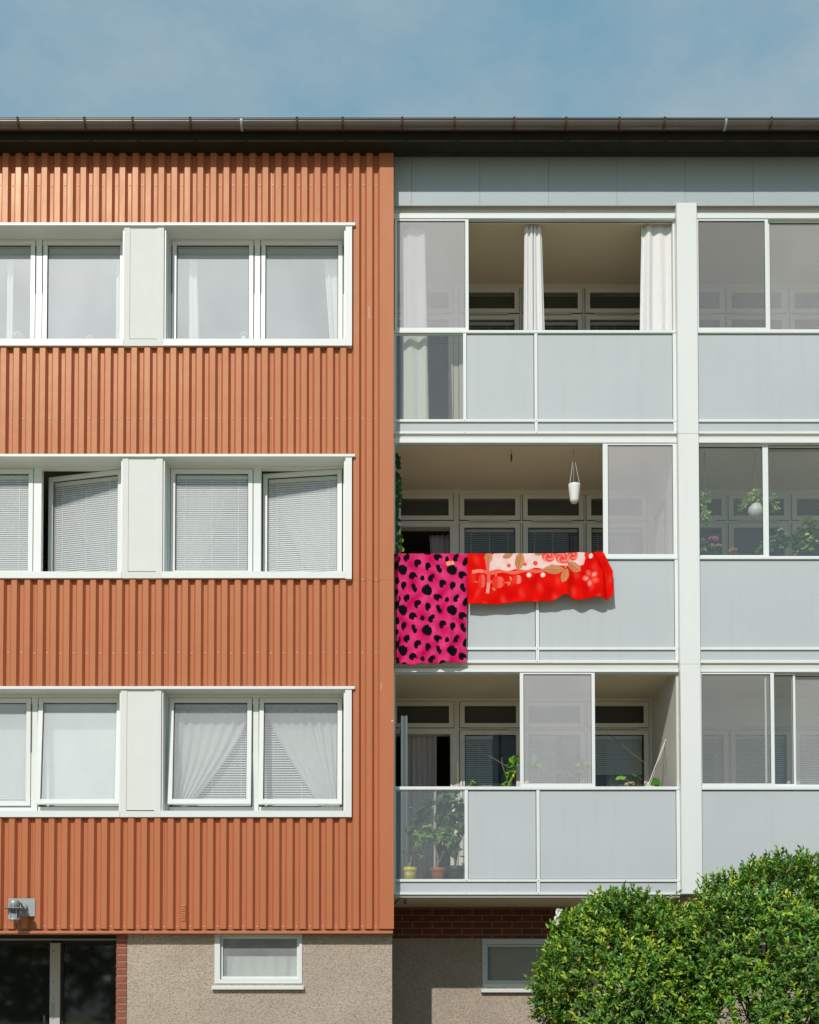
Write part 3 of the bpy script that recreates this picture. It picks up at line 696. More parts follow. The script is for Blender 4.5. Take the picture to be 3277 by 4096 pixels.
def leaf_object(name, packs, mat, parent, origin=None):
    Vs, Cs, tri, quad, o = [], [], [], [], 0
    for V, faces, C in packs:
        for f in faces: (tri if f.shape[1] == 3 else quad).append(f + o)
        Vs.append(V); Cs.append(C); o += len(V)
    V = np.concatenate(Vs); C = np.concatenate(Cs)
    origin = origin if origin is not None else WL[parent.name]
    me = bpy.data.meshes.new(name)
    fl = [list(map(int, x)) for f in tri for x in f] + [list(map(int, x)) for f in quad for x in f]
    me.from_pydata((V - np.array(origin)).tolist(), [], fl); me.materials.append(mat)
    color_attr(me, C); me.polygons.foreach_set('use_smooth', [True] * len(me.polygons)); me.update()
    return link(name, me, parent, origin)
def unit(v): return v / (np.linalg.norm(v, axis=-1, keepdims=True) + 1e-9)

# ---------------------------------------------------------------- hedge shrubs
def shrub(name, c, rad, zb, label, nsprig, seed, young, lumps):
    r_ = np.random.default_rng(seed); o = empty(name, (c[0], c[1], 0), label, 'shrub', 'clipped evergreen shrubs in front of the balconies')
    c = np.array(c); rad = np.array(rad)
    def lump(u):
        f = np.ones(len(u))
        for (d, k, sg) in lumps:
            f += k * np.exp(-((1 - u @ unit(np.array(d, float))) / sg))
        f += .035 * np.sin(u[:, 0] * 9 + seed) * np.cos(u[:, 2] * 8) + .03 * np.sin(u[:, 2] * 13 + u[:, 0] * 5 + u[:, 1] * 7 + seed)
        return f
    u = unit(r_.normal(size=(nsprig * 2, 3))); u = u[u[:, 1] < .45][:nsprig]            # the side towards the house stays thinner
    depth = 1 - np.abs(r_.normal(0, .10, len(u))) ; depth = np.where(r_.random(len(u)) < .22, r_.uniform(.45, .9, len(u)), depth)
    q = c + u * rad * (lump(u) * depth)[:, None]
    keep = q[:, 2] > zb + .25 * r_.random(len(q)) ; thin = np.clip((q[:, 2] - zb) / .75, .28, 1); keep &= r_.random(len(q)) < thin
    keep &= ~((q[:, 2] < 1.70) & (np.abs(q[:, 0] - 3.42) < .06 + .22 * (1.75 - q[:, 2])) & (r_.random(len(q)) < .93))
    q, u, depth = q[keep], u[keep], depth[keep]
    sd = unit(unit(u * rad[::1] ** -1) * .75 + np.array([0, 0, .75]) + r_.normal(0, .45, (len(q), 3)))
    nl = 9; packs = []; N = len(q)
    clump = .5 + .5 * np.sin(q[:, 0] * 4.1 + 1.3 * seed) * np.sin(q[:, 2] * 4.7 + q[:, 1] * 3)
    shoot = np.where(r_.random(N) < .035, 1.6, 1.0); tone = (.70 + .55 * clump)[:, None]
    isy = r_.random(N) < young * (.35 + 1.3 * clump)
    for i in range(nl):
        f = i / (nl - 1); Ls = .115 * shoot * (.8 + .4 * r_.random(N))
        base = q + sd * (f * Ls)[:, None]
        a = r_.random(N) * 6.283 + i * 2.4
        e1 = unit(np.cross(sd, np.array([.3, .9, .2]))); e2 = np.cross(sd, e1)
        rdir = e1 * np.cos(a)[:, None] + e2 * np.sin(a)[:, None]
        d = unit(rdir * (1.05 - .65 * f) + sd * (.35 + .7 * f) + np.array([0, 0, .08]) + r_.normal(0, .16, (N, 3)))
        n = unit(sd * .8 + u * .5 + np.array([0, 0, .45]) + r_.normal(0, .22, (N, 3)))
        L = .074 * (.65 + .6 * r_.random(N)) * (1 - .3 * f); W = L * (.36 + .14 * r_.random(N))
        g = r_.random(N)[:, None]; dark = np.array([.032, .095, .016]) * (1 - g) + np.array([.12, .235, .03]) * g
        y = np.array([.19, .30, .02]) * (1 - g) + np.array([.34, .40, .04]) * g
        col = np.where((isy & (f > .35))[:, None], y, dark * tone * (1 + .35 * f))
        odd = r_.random(N); col = np.where((odd < .008)[:, None], np.array([.30, .13, .03]), col); col = np.where(((odd > .008) & (odd < .02))[:, None], np.array([.36, .34, .04]), col)
        packs.append(leaves(base, d, n, L, W, col, fold=.22, droop=.22))
    leaf_object('crown', packs, M['leaf'], o)
    b = MB(); base = Vector((c[0], c[1], 0))
    for k in range(26):
        a = r_.random() * 6.283; p0 = base + Vector((math.cos(a) * .22 * r_.random(), math.sin(a) * .2 * r_.random(), 0))
        ud = unit(np.array([math.cos(a) * r_.uniform(.1, 1), math.sin(a) * .7 - .2, r_.uniform(-.35, 1)])); e_ = Vector(c + ud * rad * .80)
        m1 = p0.lerp(e_, .45) + Vector((0, 0, .25)) + Vector(r_.normal(0, .07, 3)); m2 = p0.lerp(e_, .72) + Vector(r_.normal(0, .06, 3)) + Vector((0, 0, .15))
        b.tube([p0, m1, m2, e_], [.022, .016, .010, .005], 6)
        for j in range(4):
            s_ = m1.lerp(e_, r_.random()); b.tube([s_, s_ + Vector(r_.normal(0, .07, 3)) + Vector((0, 0, .06)), s_ + Vector(r_.normal(0, .10, 3)) + Vector((0, 0, .12))], [.007, .005, .003], 5)
    b.build('stem', M['twig'], o, fix=False)
    tw = MB()
    for k in range(170):
        uu = unit(np.array([r_.normal(), -abs(r_.normal()), r_.normal() * .8 + .3])); p = Vector(c + uu * rad * r_.uniform(.93, 1.03)); d = Vector(unit(uu + np.array([0, 0, .7]) + r_.normal(0, .35, 3)))
        if p.z > zb: tw.tube([p, p + d * r_.uniform(.03, .085)], [.0035, .0025], 5)
    tw = tw.build('twig', M['bamboo'], o, fix=False); tw['kind'] = 'stuff'
    return o
SH1 = shrub('shrub', (2.57, -2.0, 1.78), (.93, .85, 1.0), .90, 'lower rounded evergreen shrub, left of the taller one, hiding part of the basement window', 4000, 3, .36, [((-.6, -.5, .5), .03, .12), ((.8, -.2, .5), -.09, .12), ((-.3, -.3, .95), .03, .05)])
SH2 = shrub('shrub', (4.03, -2.5, 1.92), (1.10, .95, 1.15), .9, 'taller domed evergreen shrub at the right edge, in front of the column', 4700, 8, .20, [((-.5, -.4, .75), .03, .10), ((.2, -.2, 1), .02, .06)])
# a scrap of white plastic snagged on the lower shrub
t = T(1550, 3071); Y = -2.15
w = MB(); N_ = 9
pts = []
for i in range(N_):
    f = i / (N_ - 1); zz = t.z(1188 + 132 * f, Y); hw = (.020 + .022 * math.sin(f * 5 + .6) ** 2) * (1 - .4 * f); xc = t.x(1443 - 20 * f + 10 * math.sin(f * 9), 1250, Y)
    for j in range(6): pts.append((xc + hw * (j / 5 - .5) * 2 + rng.uniform(-.004, .004), Y + .025 * math.sin(j * 2.3 + i * 1.7) + rng.uniform(-.008, .008), zz + rng.uniform(-.006, .006)))
w.add(pts, [(i * 6 + j, i * 6 + j + 1, (i + 1) * 6 + j + 1, (i + 1) * 6 + j) for i in range(N_ - 1) for j in range(5)])
o = w.build('plastic_scrap', M['tag_w'], None, (pts[0][0], Y, pts[-1][2])); tag(o, 'small crumpled white scrap caught on top of the lower shrub', 'litter')
o.modifiers.new('thick', 'SOLIDIFY').thickness = .003

# ---------------------------------------------------------------- curtains
def curtain(name, x0, x1, z1, z0, y, folds, amp, label, mat='cotton', group=None, x0b=None, x1b=None, edge=None, ph=0., nz=26, cat='curtain', thick=.002, pinch=0, tilt=None):
    """cloth hung from z1 to z0 with vertical folds; edge(f) may give left/right limits by height"""
    nx = max(14, folds * 10); me = bpy.data.meshes.new(name); V = []; org = ((x0 + x1) / 2, y, z0)
    for j in range(nz + 1):
        f = j / nz; z = z1 + (z0 - z1) * f
        xa = x0 + ((x0b if x0b is not None else x0) - x0) * f; xb = x1 + ((x1b if x1b is not None else x1) - x1) * f
        if edge: xa, xb = edge(f, xa, xb)
        for i in range(nx + 1):
            u = i / nx; A = amp * (.55 + .45 * f) * (1 + .35 * math.sin(u * 7 + ph * 3))
            yy = y + A * math.sin(u * folds * 2 * math.pi + ph + .5 * math.sin(f * 3 + u * 4)) + .25 * A * math.sin(u * folds * 5.1 + f * 2 + ph)
            dz = -.012 * abs(math.sin(u * folds * math.pi)) * (1 - min(1, f * 8)) if pinch else 0
            V.append(tilt @ Vector((xa + (xb - xa) * u, yy, z + dz)) if tilt else (xa + (xb - xa) * u, yy, z + dz))
    V = [tuple(Vector(p) - Vector(org)) for p in V]
    me.from_pydata(V, [], [(j * (nx + 1) + i, j * (nx + 1) + i + 1, (j + 1) * (nx + 1) + i + 1, (j + 1) * (nx + 1) + i) for j in range(nz) for i in range(nx)])
    me.materials.append(M[mat]); me.polygons.foreach_set('use_smooth', [True] * len(me.polygons)); me.update()
    o = link(name, me, None, org); tag(o, label, cat, group)
    if thick: o.modifiers.new('cloth', 'SOLIDIFY').thickness = thick
    return o
t = T(1550, 400); Y = .37; G = 'white curtains on the top balcony'
zc_ = t.z(1030, Y)
curtain('curtain', t.x(135, 1400, Y), t.x(318, 1400, Y), t.z(1050, Y), FL[0] and BL[0, 0][1]['fl'] + .02, Y, 2, .018, 'long white curtain at the left end of the top balcony, seen through glass', 'cotton', G, x0b=t.x(125, 1400, Y) , x1b=t.x(352, 1400, Y), ph=.5)
zlow = BL[0, 0][1]['fl'] + .03
curtain('curtain', t.x(1155, 1030, Y), t.x(1226, 1030, Y), zc_, zlow, Y, 2, .024, 'left half of the white curtain pair tied close in the middle of the top balcony', 'cotton', G, x0b=t.x(1136, 1900, Y), x1b=t.x(1232, 1900, Y), ph=1.2, pinch=1)
curtain('curtain', t.x(1230, 1030, Y), t.x(1298, 1030, Y), zc_, zlow, Y + .005, 2, .024, 'right half of the white curtain pair in the middle of the top balcony', 'cotton', G, x0b=t.x(1228, 1900, Y), x1b=t.x(1348, 1900, Y), ph=2.6, pinch=1)
t = T(2457, 400)
def edR(f, a, b): return a - .02 * math.sin(f * 2) - .02 * f, b
curtain('curtain', t.x(232, 1030, Y), t.x(499, 1030, Y), zc_, zlow, Y, 3, .030, 'wide white curtain bunched at the right end of the top balcony beside the column', 'cotton', G, edge=edR, ph=.2, pinch=1)
rod = MB(); rod.tube([(LX + .02, Y, zc_ + .012), (RX - .01, Y, zc_ + .012)], .011); o = rod.build('curtain_rod', M['dark'], None, (LX, Y, zc_)); tag(o, 'thin dark curtain rod across the top balcony under its ceiling', 'curtain rod')
# doorway curtain of the lowest balcony
t = T(1550, 2250); Y = YB + .12; bw, lp0, lp1 = BW[2, 0]
curtain('curtain', t.x(140, 1600, Y), t.x(415, 1600, Y), lp1 + .05, BL[2, 0][1]['fl'] + .02, Y, 6, .022, 'grey lilac curtain hanging in the open door of the lowest balcony', 'grey_cloth', ph=.7)
curtain('curtain', t.x(655, 1600, Y) + .85, t.x(655, 1600, Y) + 1.55, lp1 + .0, lp0, YB + .2, 5, .018, 'dull grey curtain behind the second back window of the lowest balcony', 'grey_cloth', ph=.2)
curtain('curtain', BAYL[3][0] + .22, BAYL[3][1], lp1 - .07, lp0, YB + .16, 5, .018, 'dull grey curtain behind the back window nearest the drying cords', 'grey_cloth', ph=1.2)
curtain('curtain', BAYL[0][0] + .45, BAYL[0][1] + .03, BW[1, 0][2], BL[1, 0][1]['fl'] + .05, YB + .25, 4, .03, 'dark drape in the open doorway of the blanket balcony', 'grey_cloth', x0b=BAYL[0][0] + .62, ph=.9)
# curtains in the orange wing
Y = .41
def wx(bi, ui): return WIN[bi, ui]
pc0, pc1, pd0, pd1, p0, p1 = wx(0, 2)
curtain('curtain', pd1 - .19, pd1 + .06, p1 + .0, p0 - .05, Y, 3, .02, 'pale sheer curtain at the right edge of the top right window', 'sheer', 'sheers in the top windows', x0b=pd1 - .10, ph=.4)
curtain('curtain', pc0 + .12, pc0 + .22, p1 - .0, p0 - .05, Y, 2, .016, 'narrow pale curtain strip in the left pane of the top right window', 'sheer', 'sheers in the top windows', x1b=pc0 + .27, x0b=pc0 + .13, ph=.9)
pc0, pc1, pd0, pd1, p0, p1 = wx(0, 1)
curtain('curtain', pd1 - .09, pd1 + .05, p1 - .0, p0 - .05, Y, 2, .016, 'pale sheer curtain beside the panel in the top left window', 'sheer', 'sheers in the top windows', ph=.1)
curtain('curtain', pc1 - .36, pc1 - .27, p1 - .0, p0 - .05, Y, 2, .016, 'pale sheer curtain at the cut off left edge of the top left window', 'sheer', 'sheers in the top windows', ph=.6)
# lace drawn back in curves, lowest right window
pc0, pc1, pd0, pd1, p0, p1 = wx(2, 2); Y = .365
fz_ = lambda k: (lambda f, a, b: (a, a + (b - a) * (1 - .86 * min(1, max(0, f)) ** 1.5)))
curtain('lace_curtain', pc0 - .03, pc1 + .02, p1 - .03, p0 - .1, Y, 7, .022, 'white lace curtain sweeping down to the left in the lowest right window', 'lace', 'lace curtains', edge=fz_(0), ph=.3, thick=0, nz=40)
curtain('lace_curtain', pd0 - .0, pd1 + .03, p1 - .03, p0 - .1, Y, 8, .022, 'white lace curtain sweeping down to the right in the lowest right window', 'lace', 'lace curtains', edge=lambda f, a, b: (a + (b - a) * .78 * min(1, max(0, f)) ** 1.25, b), ph=1.3, thick=0, nz=40)
pc0, pc1, pd0, pd1, p0, p1 = wx(1, 2); Y = .44
curtain('net_curtain', pc0 - .02, pc0 + .62, p1 - .1, p0 - .05, Y, 6, .02, 'net curtain behind the blind of the closed pane, middle right window', 'lace', 'net curtains behind blinds', edge=lambda f, a, b: (a, b - .45 * f ** 1.4), ph=.3, thick=0)
curtain('net_curtain', pd0 + .1, pd1 + .0, p1 - .1, p0 - .05, Y + .12, 6, .02, 'net curtain behind the tilted sash of the middle right window', 'lace', 'net curtains behind blinds', edge=lambda f, a, b: (a + .5 * f ** 1.3, b), ph=.8, thick=0)
pc0, pc1, pd0, pd1, p0, p1 = wx(1, 1)
curtain('net_curtain', pd0 + .15, pd1 + .0, p1 - .1, p0 - .05, Y + .26, 6, .02, 'net curtain behind the widest open sash of the middle left window', 'lace', 'net curtains behind blinds', edge=lambda f, a, b: (a + .55 * f ** 1.3, b), ph=.8, thick=0)
curtain('net_curtain', SWX[0] + .04, SWX[1] - .04, SWZ[1] - .26, SWZ[0] + .02, PY + .16, 7, .012, 'pale net curtain low in the small basement window of the orange wing', 'sheer', ph=.4, thick=0)
w = MB(); w.box(bx0 + .13, bx1 - .02, WY + .13, WY + .134, bz0 + .01, bz1 - .05); w.tube([(bx0 + .12, WY + .14, bz1 - .05), (bx1 - .02, WY + .14, bz1 - .05)], .02); o = w.build('roller_blind', paint('beige_roller_cloth', (.55, .45, .31), .9, .05, 3), None, (bx0 + .13, WY + .13, bz0)); tag(o, 'beige roller blind pulled down inside the basement window half hidden by the shrub', 'roller blind')
# frilly white blooms on the top window sills
def bloom(x, z, y, r, label):
    pk = []; r_ = np.random.default_rng(int(abs(x) * 1000)); N = 170
    u = unit(r_.normal(size=(N, 3))); u[:, 2] = np.abs(u[:, 2]) * .9 - .15; b_ = np.array([x, y, z]) + u * r * .75 * np.array([1, .6, .75])
    pk.append(leaves(b_, unit(u + r_.normal(0, .5, (N, 3))), unit(r_.normal(size=(N, 3))), r * .55 * np.ones(N), r * .5 * np.ones(N), np.tile([.82, .83, .82], (N, 1))))
    o = empty('cut_flowers', (x, y, z - r - .12), label, 'flowers', 'white flowers on the top sills'); leaf_object('bloom', pk, M['petal'], o)
    w = MB(); w.lathe((x, y, z - r - .12), [(0, 0), (.04, 0), (.05, .05), (.035, .09), (.04, .12)], 14); w.build('vase', M['pot_w'], o)
t = T(0, 400); Y = .40
bloom(t.x(150, 1990, Y), t.z(1985, Y), Y, .062, 'largest bunch of frilly white flowers, low in the cut off top left pane')
bloom(t.x(758, 1990, Y), t.z(2000, Y), Y, .036, 'small white flowers at the bottom of the top left window beside the panel')
bloom(t.x(645, 2000, Y), t.z(2016, Y), Y, .022, 'tiny white bud left of the small white flowers in the top left window')
t = T(800, 400); bloom(t.x(370, 1990, Y), t.z(1972, Y), Y, .040, 'lone white flower head at the foot of the top right window')

# ---------------------------------------------------------------- blankets over the middle rail
def blanket(name, fn_map, nu, nv, colfn, label, mat, zt, lip, subcol=2):
    V, C, Fq = [], [], []
    for j in range(nv + 1):
        for i in range(nu + 1):
            p, c_ = fn_map(i / nu, j / nv); V.append(p); C.append((*colfn(*c_), 1))
    Fq = [(j * (nu + 1) + i, j * (nu + 1) + i + 1, (j + 1) * (nu + 1) + i + 1, (j + 1) * (nu + 1) + i) for j in range(nv) for i in range(nu)]
    org = (V[0][0], .2, min(p[2] for p in V)); me = bpy.data.meshes.new(name)
    me.from_pydata([tuple(Vector(p) - Vector(org)) for p in V], [], Fq); me.materials.append(mat); color_attr(me, C)
    me.polygons.foreach_set('use_smooth', [True] * len(Fq)); me.update()
    o = link(name, me, None, org); tag(o, label, 'blanket', 'blankets hung over the middle balcony rail')
    m = o.modifiers.new('pile', 'SOLIDIFY'); m.thickness = .007; m.offset = -1
    return o
M['plush'] = fabric('plush_blanket_cloth', (1, 1, 1), trans=.06, attr='tint', bump=.5, bscale=55, sheen=.22)
M['plush_red'] = fabric('red_plush_blanket_cloth', (1, 1, 1), trans=.06, attr='tint', bump=.35, bscale=45, sheen=.05)
zrail = PZ(2227, YF)
K1, OX1, OY1 = 3.317, 1560, 2180
spots0 = [(222, 187, 36, 50, .35, 1), (635, 178, 52, 42, .2, 1), (757, 206, 24, 32, 0, 0), (877, 190, 32, 52, .5, 2), (1003, 238, 34, 54, .3, 1), (365, 258, 42, 50, .4, 1), (170, 340, 55, 64, -.1, 3), (502, 300, 34, 50, .1, 1), (652, 328, 32, 56, -.45, 2), (824, 350, 60, 62, 0, 3),
          (305, 423, 50, 46, .1, 1), (430, 463, 26, 33, 0, 0), (550, 457, 36, 54, .6, 2), (960, 418, 50, 46, .1, 1), (697, 525, 42, 50, .3, 1), (183, 553, 32, 53, .1, 1), (325, 585, 32, 56, -.4, 2), (830, 560, 34, 50, .2, 1), (968, 578, 32, 56, -.35, 2), (492, 616, 60, 66, -.1, 3), (90, 290, 28, 56, .2, 1), (97, 495, 24, 46, 0, 0), (82, 655, 26, 45, .2, 1), (125, 740, 14, 34, 0, 0)]
SP = [(x, y + k * 535 + rng.uniform(-5, 5), a, b, r, t_) for k in (-1, 0, 1, 2) for (x, y, a, b, r, t_) in spots0]
HOT, DEEP, BLK = srgb(226, 66, 128), srgb(192, 12, 78), (.006, .006, .007)
def pinkcol(zx, zy):
    for (x, y, a, b, r, tp) in SP:
        dx, dy = zx - x, zy - y
        if abs(dx) > 80 or abs(dy) > 80: continue
        cr, sr = math.cos(r), math.sin(r); ex, ey = (dx * cr + dy * sr) / (a * 1.13), (-dx * sr + dy * cr) / (b * 1.1)
        d = ex * ex + ey * ey; d *= 1 + .12 * math.sin(3 * math.atan2(ey, ex) + x)
        if d < 1:
            if tp == 1 and math.hypot(dx - a * .62, dy - b * .75) < a * .40: continue
            if tp == 2 and math.hypot(ex - .95, ey + .1) < .36: continue
            if tp == 3 and math.hypot(ex - .75, ey + .85) < .30: continue
            return BLK
    if math.hypot((zx - 800) / 60, (zy - 262) / 32) < 1 + .2 * math.sin(zx * .1): return srgb(240, 150, 120)
    f = .5 + .5 * math.sin(zx * .021 + 2.2 * math.sin(zy * .009) + .5) * math.sin(zy * .013 + zx * .004)
    sw = math.sin(zx * .13 + 4 * math.sin(zy * .045)) * math.sin(zy * .11 + 3 * math.sin(zx * .05))
    f = min(1, max(0, f * .8 + (.28 if sw > .72 else 0)))
    return tuple(a * f + b * (1 - f) for a, b in zip(HOT, DEEP))
def hang(u, v, drop_t, drop_b, x, y0, fold):
    """v: 0 inside hem .. 1 outside hem; over the rail at v=.12"""
    if v < .10: return (x, .335 + .004 * math.sin(x * 30), zrail + .012 - (.10 - v) / .10 * .22)
    if v < .14:
        a = (v - .10) / .04 * math.pi; return (x, .2625 + .0725 * math.cos(a), zrail + .014 + .012 * math.sin(a))
    f = (v - .14) / .86; return (x, y0 - fold(u, f), drop_t + (drop_b - drop_t) * f)
def pinkmap(u, v):
    f = max(0, (v - .14) / .86); zx = 62 + u * 968 - (u - .5) * f * 36 + 4 * math.sin(f * 7) * (u > .9)
    zyb = 1588 + 12 * math.sin(u * 5 + .4) - 10 * (u > .96); zy = 135 + (zyb - 135) * f
    Yb = .19
    x = PX(OX1 + zx / K1, OY1 + zy / K1, Yb); zt = zrail + .014; zb = PZ(OY1 + zyb / K1, Yb)
    fold = lambda u, f: .008 + f * (.030 + .024 * math.sin(u * 17 + .6 + .6 * f) + .013 * math.sin(u * 34 + f * 2.5)) + .0035 * math.sin(u * 60) * f + (.012 if f > .975 else 0)
    p = hang(u, v, zt, zb, x, Yb, fold)
    return p, (zx, zy if v >= .14 else 135 - (.14 - v) * 900)
blanket('blanket', pinkmap, 190, 300, pinkcol, 'bright pink plush blanket with black spots', M['plush'], 0, 0)
K2, OX2, OY2 = 2.782, 1860, 2180
RED, RED2, WHT, COR, TAN, TAN2, ROSE = srgb(226, 22, 14), srgb(208, 10, 10), srgb(238, 224, 218), srgb(238, 92, 72), srgb(205, 160, 110), srgb(160, 105, 60), srgb(235, 72, 62)
def ell(x, y, cx, cy, a, b, r=0):
    dx, dy = x - cx, y - cy; c_, s_ = math.cos(r), math.sin(r); return math.hypot((dx * c_ + dy * s_) / a, (-dx * s_ + dy * c_) / b)
def leaf_at(x, y, cx, cy, a, b, r):
    dx, dy = x - cx, y - cy; c_, s_ = math.cos(r), math.sin(r); ex, ey = (dx * c_ + dy * s_) / a, (-dx * s_ + dy * c_) / b
    if abs(ex) >= 1: return None
    if abs(ey) > (1 - ex * ex) ** .8: return None
    return TAN2 if abs(ey) < .07 or abs((ex * 3 + abs(ey) * 1.6) % .8) < .1 else (TAN if ey < .2 else tuple(q * .8 for q in TAN))
def mixc(a, b, f): return tuple(p * (1 - f) + q * f for p, q in zip(a, b))
def redcol(x, y):
    x0_, y0_ = x, y; x += 1.3 * math.sin(y0_ * .21); y += 1.2 * math.sin(x0_ * .19)
    c_ = redcol0(x, y); n_ = .5 + .5 * math.sin(x0_ * .83 + 2 * math.sin(y0_ * .71)) * math.sin(y0_ * .77 + math.sin(x0_ * .3))
    return mixc(c_, RED, .10 + .22 * n_)
def redcol0(x, y):
    for lf in ((985, 285, 118, 50, .02), (1108, 358, 82, 40, 1.85), (1210, 252, 92, 50, .55), (608, 190, 105, 52, 1.75), (475, 128, 62, 34, -.35), (262, 150, 62, 46, 1.7), (820, 108, 50, 20, 0)):
        c_ = leaf_at(x, y, *lf)
        if c_: return c_
    if ell(x, y, 1112, 225, 14, 50, -.1) < 1 and ell(x, y, 1112, 225, 14, 50, -.1) > .75: return TAN
    for (cx, cy, rr) in ((710, 345, 26), (868, 342, 26), ): 
        if math.hypot(x - cx, y - cy) < rr: return WHT
    if ell(x, y, 1400, 132, 22, 29, .3) < 1: return WHT
    for (cx, cy, a, b, r) in ((925, 140, 72, 62, .4), (1082, 158, 78, 66, .5), (1195, 128, 66, 58, -.3), (1010, 110, 70, 40, 0)):
        d = ell(x, y, cx, cy, a, b, r)
        if d < 1: return mixc(ROSE, srgb(248, 150, 135), .5 + .5 * math.sin(d * 9 + math.atan2(y - cy, x - cx) * 3)) if d > .3 else ROSE
    zb = 290 + 9 * math.sin(x * .03) - max(0, x - 550) * .075
    xl = 272 + 60 * max(0, 1 - (y - 95) / 120.) ** 2; xr = 1332 - 45 * max(0, (y - 185) / 60.) ** 2 + 5 * math.sin(y * .09)
    if xl < x < xr and y < zb:
        if x > 950 and y > 255 - max(0, 1180 - x) * .12: pass
        else:
            for (cx, cy, rr) in ((488, 240, 23), (783, 213, 26), (668, 225, 20)):
                if math.hypot(x - cx, y - cy) < rr: return COR
            return mixc(WHT, srgb(236, 190, 178), .5 * max(0, math.sin(x * .03) * math.sin(y * .04)))
    yb = 310 + 10 * math.sin(x * .024 + 1) - max(0, x - 550) * .07
    if 78 < x < 935 and abs(y - yb) < 19: return mixc(COR, srgb(245, 170, 150), .6 if x < 200 else .2)
    xb = 252 - 10 * math.sin(y * .012)
    if 190 < y < 548 and abs(x - xb) < 18: return mixc(COR, WHT, .1 if y < 430 else .45)
    for (cx, cy, a, b) in ((188, 412, 44, 76), (370, 424, 74, 64), (580, 396, 56, 50)):
        d = ell(x, y, cx, cy, a, b)
        if d < 1: return mixc(srgb(232, 60, 46), srgb(246, 160, 150), max(0, math.sin((x - cx) / a * 3 + .6)) * (.35 + .4 * (cx > 500)))
    for lf in ((278, 415, 30, 14, .6), (325, 402, 34, 13, -.3), (320, 498, 24, 12, .9), (507, 385, 26, 12, 1.3), (492, 440, 28, 12, -1.1), (470, 430, 30, 7, 0), (122, 422, 24, 6, .3), (345, 350, 20, 8, -1.2)):
        c_ = leaf_at(x, y, *lf)
        if c_: return c_
    for k in range(5):
        a = k * 1.257 + .5; cx, cy = 1397 + 54 * math.cos(a), 378 + 56 * math.sin(a); d = ell(x, y, cx, cy, 46, 38, a)
        if d < 1: return mixc(srgb(232, 58, 44), srgb(248, 190, 180), max(0, (.85 - d)) * (1.1 if k in (1, 2, 4) else .35))
    q = .5 + .5 * math.sin(x * .013 + 1.5 * math.sin(y * .02)); q2 = max(0, math.sin(x * .031 + 1.3 * math.sin(y * .011 + x * .004)) * math.sin(y * .017 + x * .006 + 1)) ** 2
    return mixc(mixc(RED2, RED, q), srgb(240, 74, 56), .55 * q2)
def interp(x, pts):
    for (a, b), (c_, d) in zip(pts, pts[1:]):
        if x <= c_:
            f = max(0, (x - a) / (c_ - a)); f = f * f * (3 - 2 * f); return b + (d - b) * f
    return pts[-1][1]
def redmap(u, v):
    f = max(0, (v - .14) / .86); s_ = min(1, 2.2 * f)
    zx = 32 + u * (1500 + 118 * (s_ ** .8)) - 4 * f
    top = interp(zx, [(30, 108), (1100, 107), (1160, 100), (1290, 96), (1400, 100), (1490, 84), (1540, 62), (1660, 66)])
    bot = interp(zx, [(30, 668), (300, 672), (720, 642), (960, 636), (1110, 575), (1260, 630), (1430, 598), (1575, 618), (1660, 570)])
    zy = top + (bot - top) * f
    Yb = .175; x = PX(OX2 + zx / K2, OY2 + zy / K2, Yb); zt = zrail + .014 + (107 - top) / K2 / 325; zb = PZ(OY2 + bot / K2, Yb)
    def fold(u, f):
        k = max(0, (u - .55) / .45)
        return f * (.026 + .010 * math.sin(u * 22 + .5) + .006 * math.sin(u * 47 + f * 3)) + (.013 if f > .955 else 0) - .03 * math.exp(-((u - .925 - .03 * f) / .008) ** 2) + k * (.045 * f * math.sin((u - .55) * 26 + 1.2 + f * .8) ** 2) + .05 * f * (1 - min(1, abs(u - .68) / .05)) * (1 if abs(u - .68) < .05 else 0) * .8 - (.04 * max(0, (u - .94) / .06) * (1 - f) ) + .003 * math.sin(u * 55 + f * 5)
    p = hang(u, v, zt, zb, x, Yb, fold)
    if v < .14: p = (p[0], p[1], p[2] + (107 - top) / K2 / 325 * (v / .14))
    return p, (zx, zy if v >= .14 else 100)
blanket('blanket', redmap, 400, 200, redcol, 'red plush blanket with white panel, tan leaves and flowers', M['plush_red'], 0, 0)

# ---------------------------------------------------------------- potted plants and other balcony things
def pot(mb, x, y, z, r, h, rim=.012, n=28, scallop=0):
    wob = (lambda j, a: scallop * abs(math.sin(a * 6)) if j in (3, 4) else 0) if scallop else None
    mb.lathe((x, y, z), [(0, .0), (r * .74, .0), (r * .93, h * .72), (r, h * .98), (r, h), (r - .006, h), (r * .86, h * .86), (0, h * .86)], n, 0, wob)
    if rim: mb.lathe((x, y, z), [(r * .95, h * .74), (r + rim * .6, h * .76), (r + rim * .8, h), (r - .004, h + .001)], n)
GREEN = np.array([.035, .085, .02]); LIME = np.array([.17, .27, .05])
def foliage(r_, c_, rad, N, L, W, ratio=.45, tint=(GREEN, LIME), up=.2, droop=.35, bias=1.0):
    u = unit(r_.normal(size=(N, 3))); p = np.array(c_) + u * np.array(rad) * (r_.random(N) ** .4)[:, None]
    d = unit(u * .8 + r_.normal(0, .5, (N, 3)) + np.array([0, 0, up])); n = unit(np.array([0, -.7, .8]) + r_.normal(0, .45, (N, 3)))
    g = (r_.random(N) ** 1.5 * bias)[:, None]; col = tint[0] * (1 - g) + tint[1] * g
    Ls = L * (.6 + .7 * r_.random(N)); return leaves(p - d * Ls[:, None] * .5, d, n, Ls, Ls * ratio, col, .15, droop)
t = T(1560, 3120, 1666 / 340)              # sheet of the lowest clear panel
FZ = BL[2, 0][1]['fl']
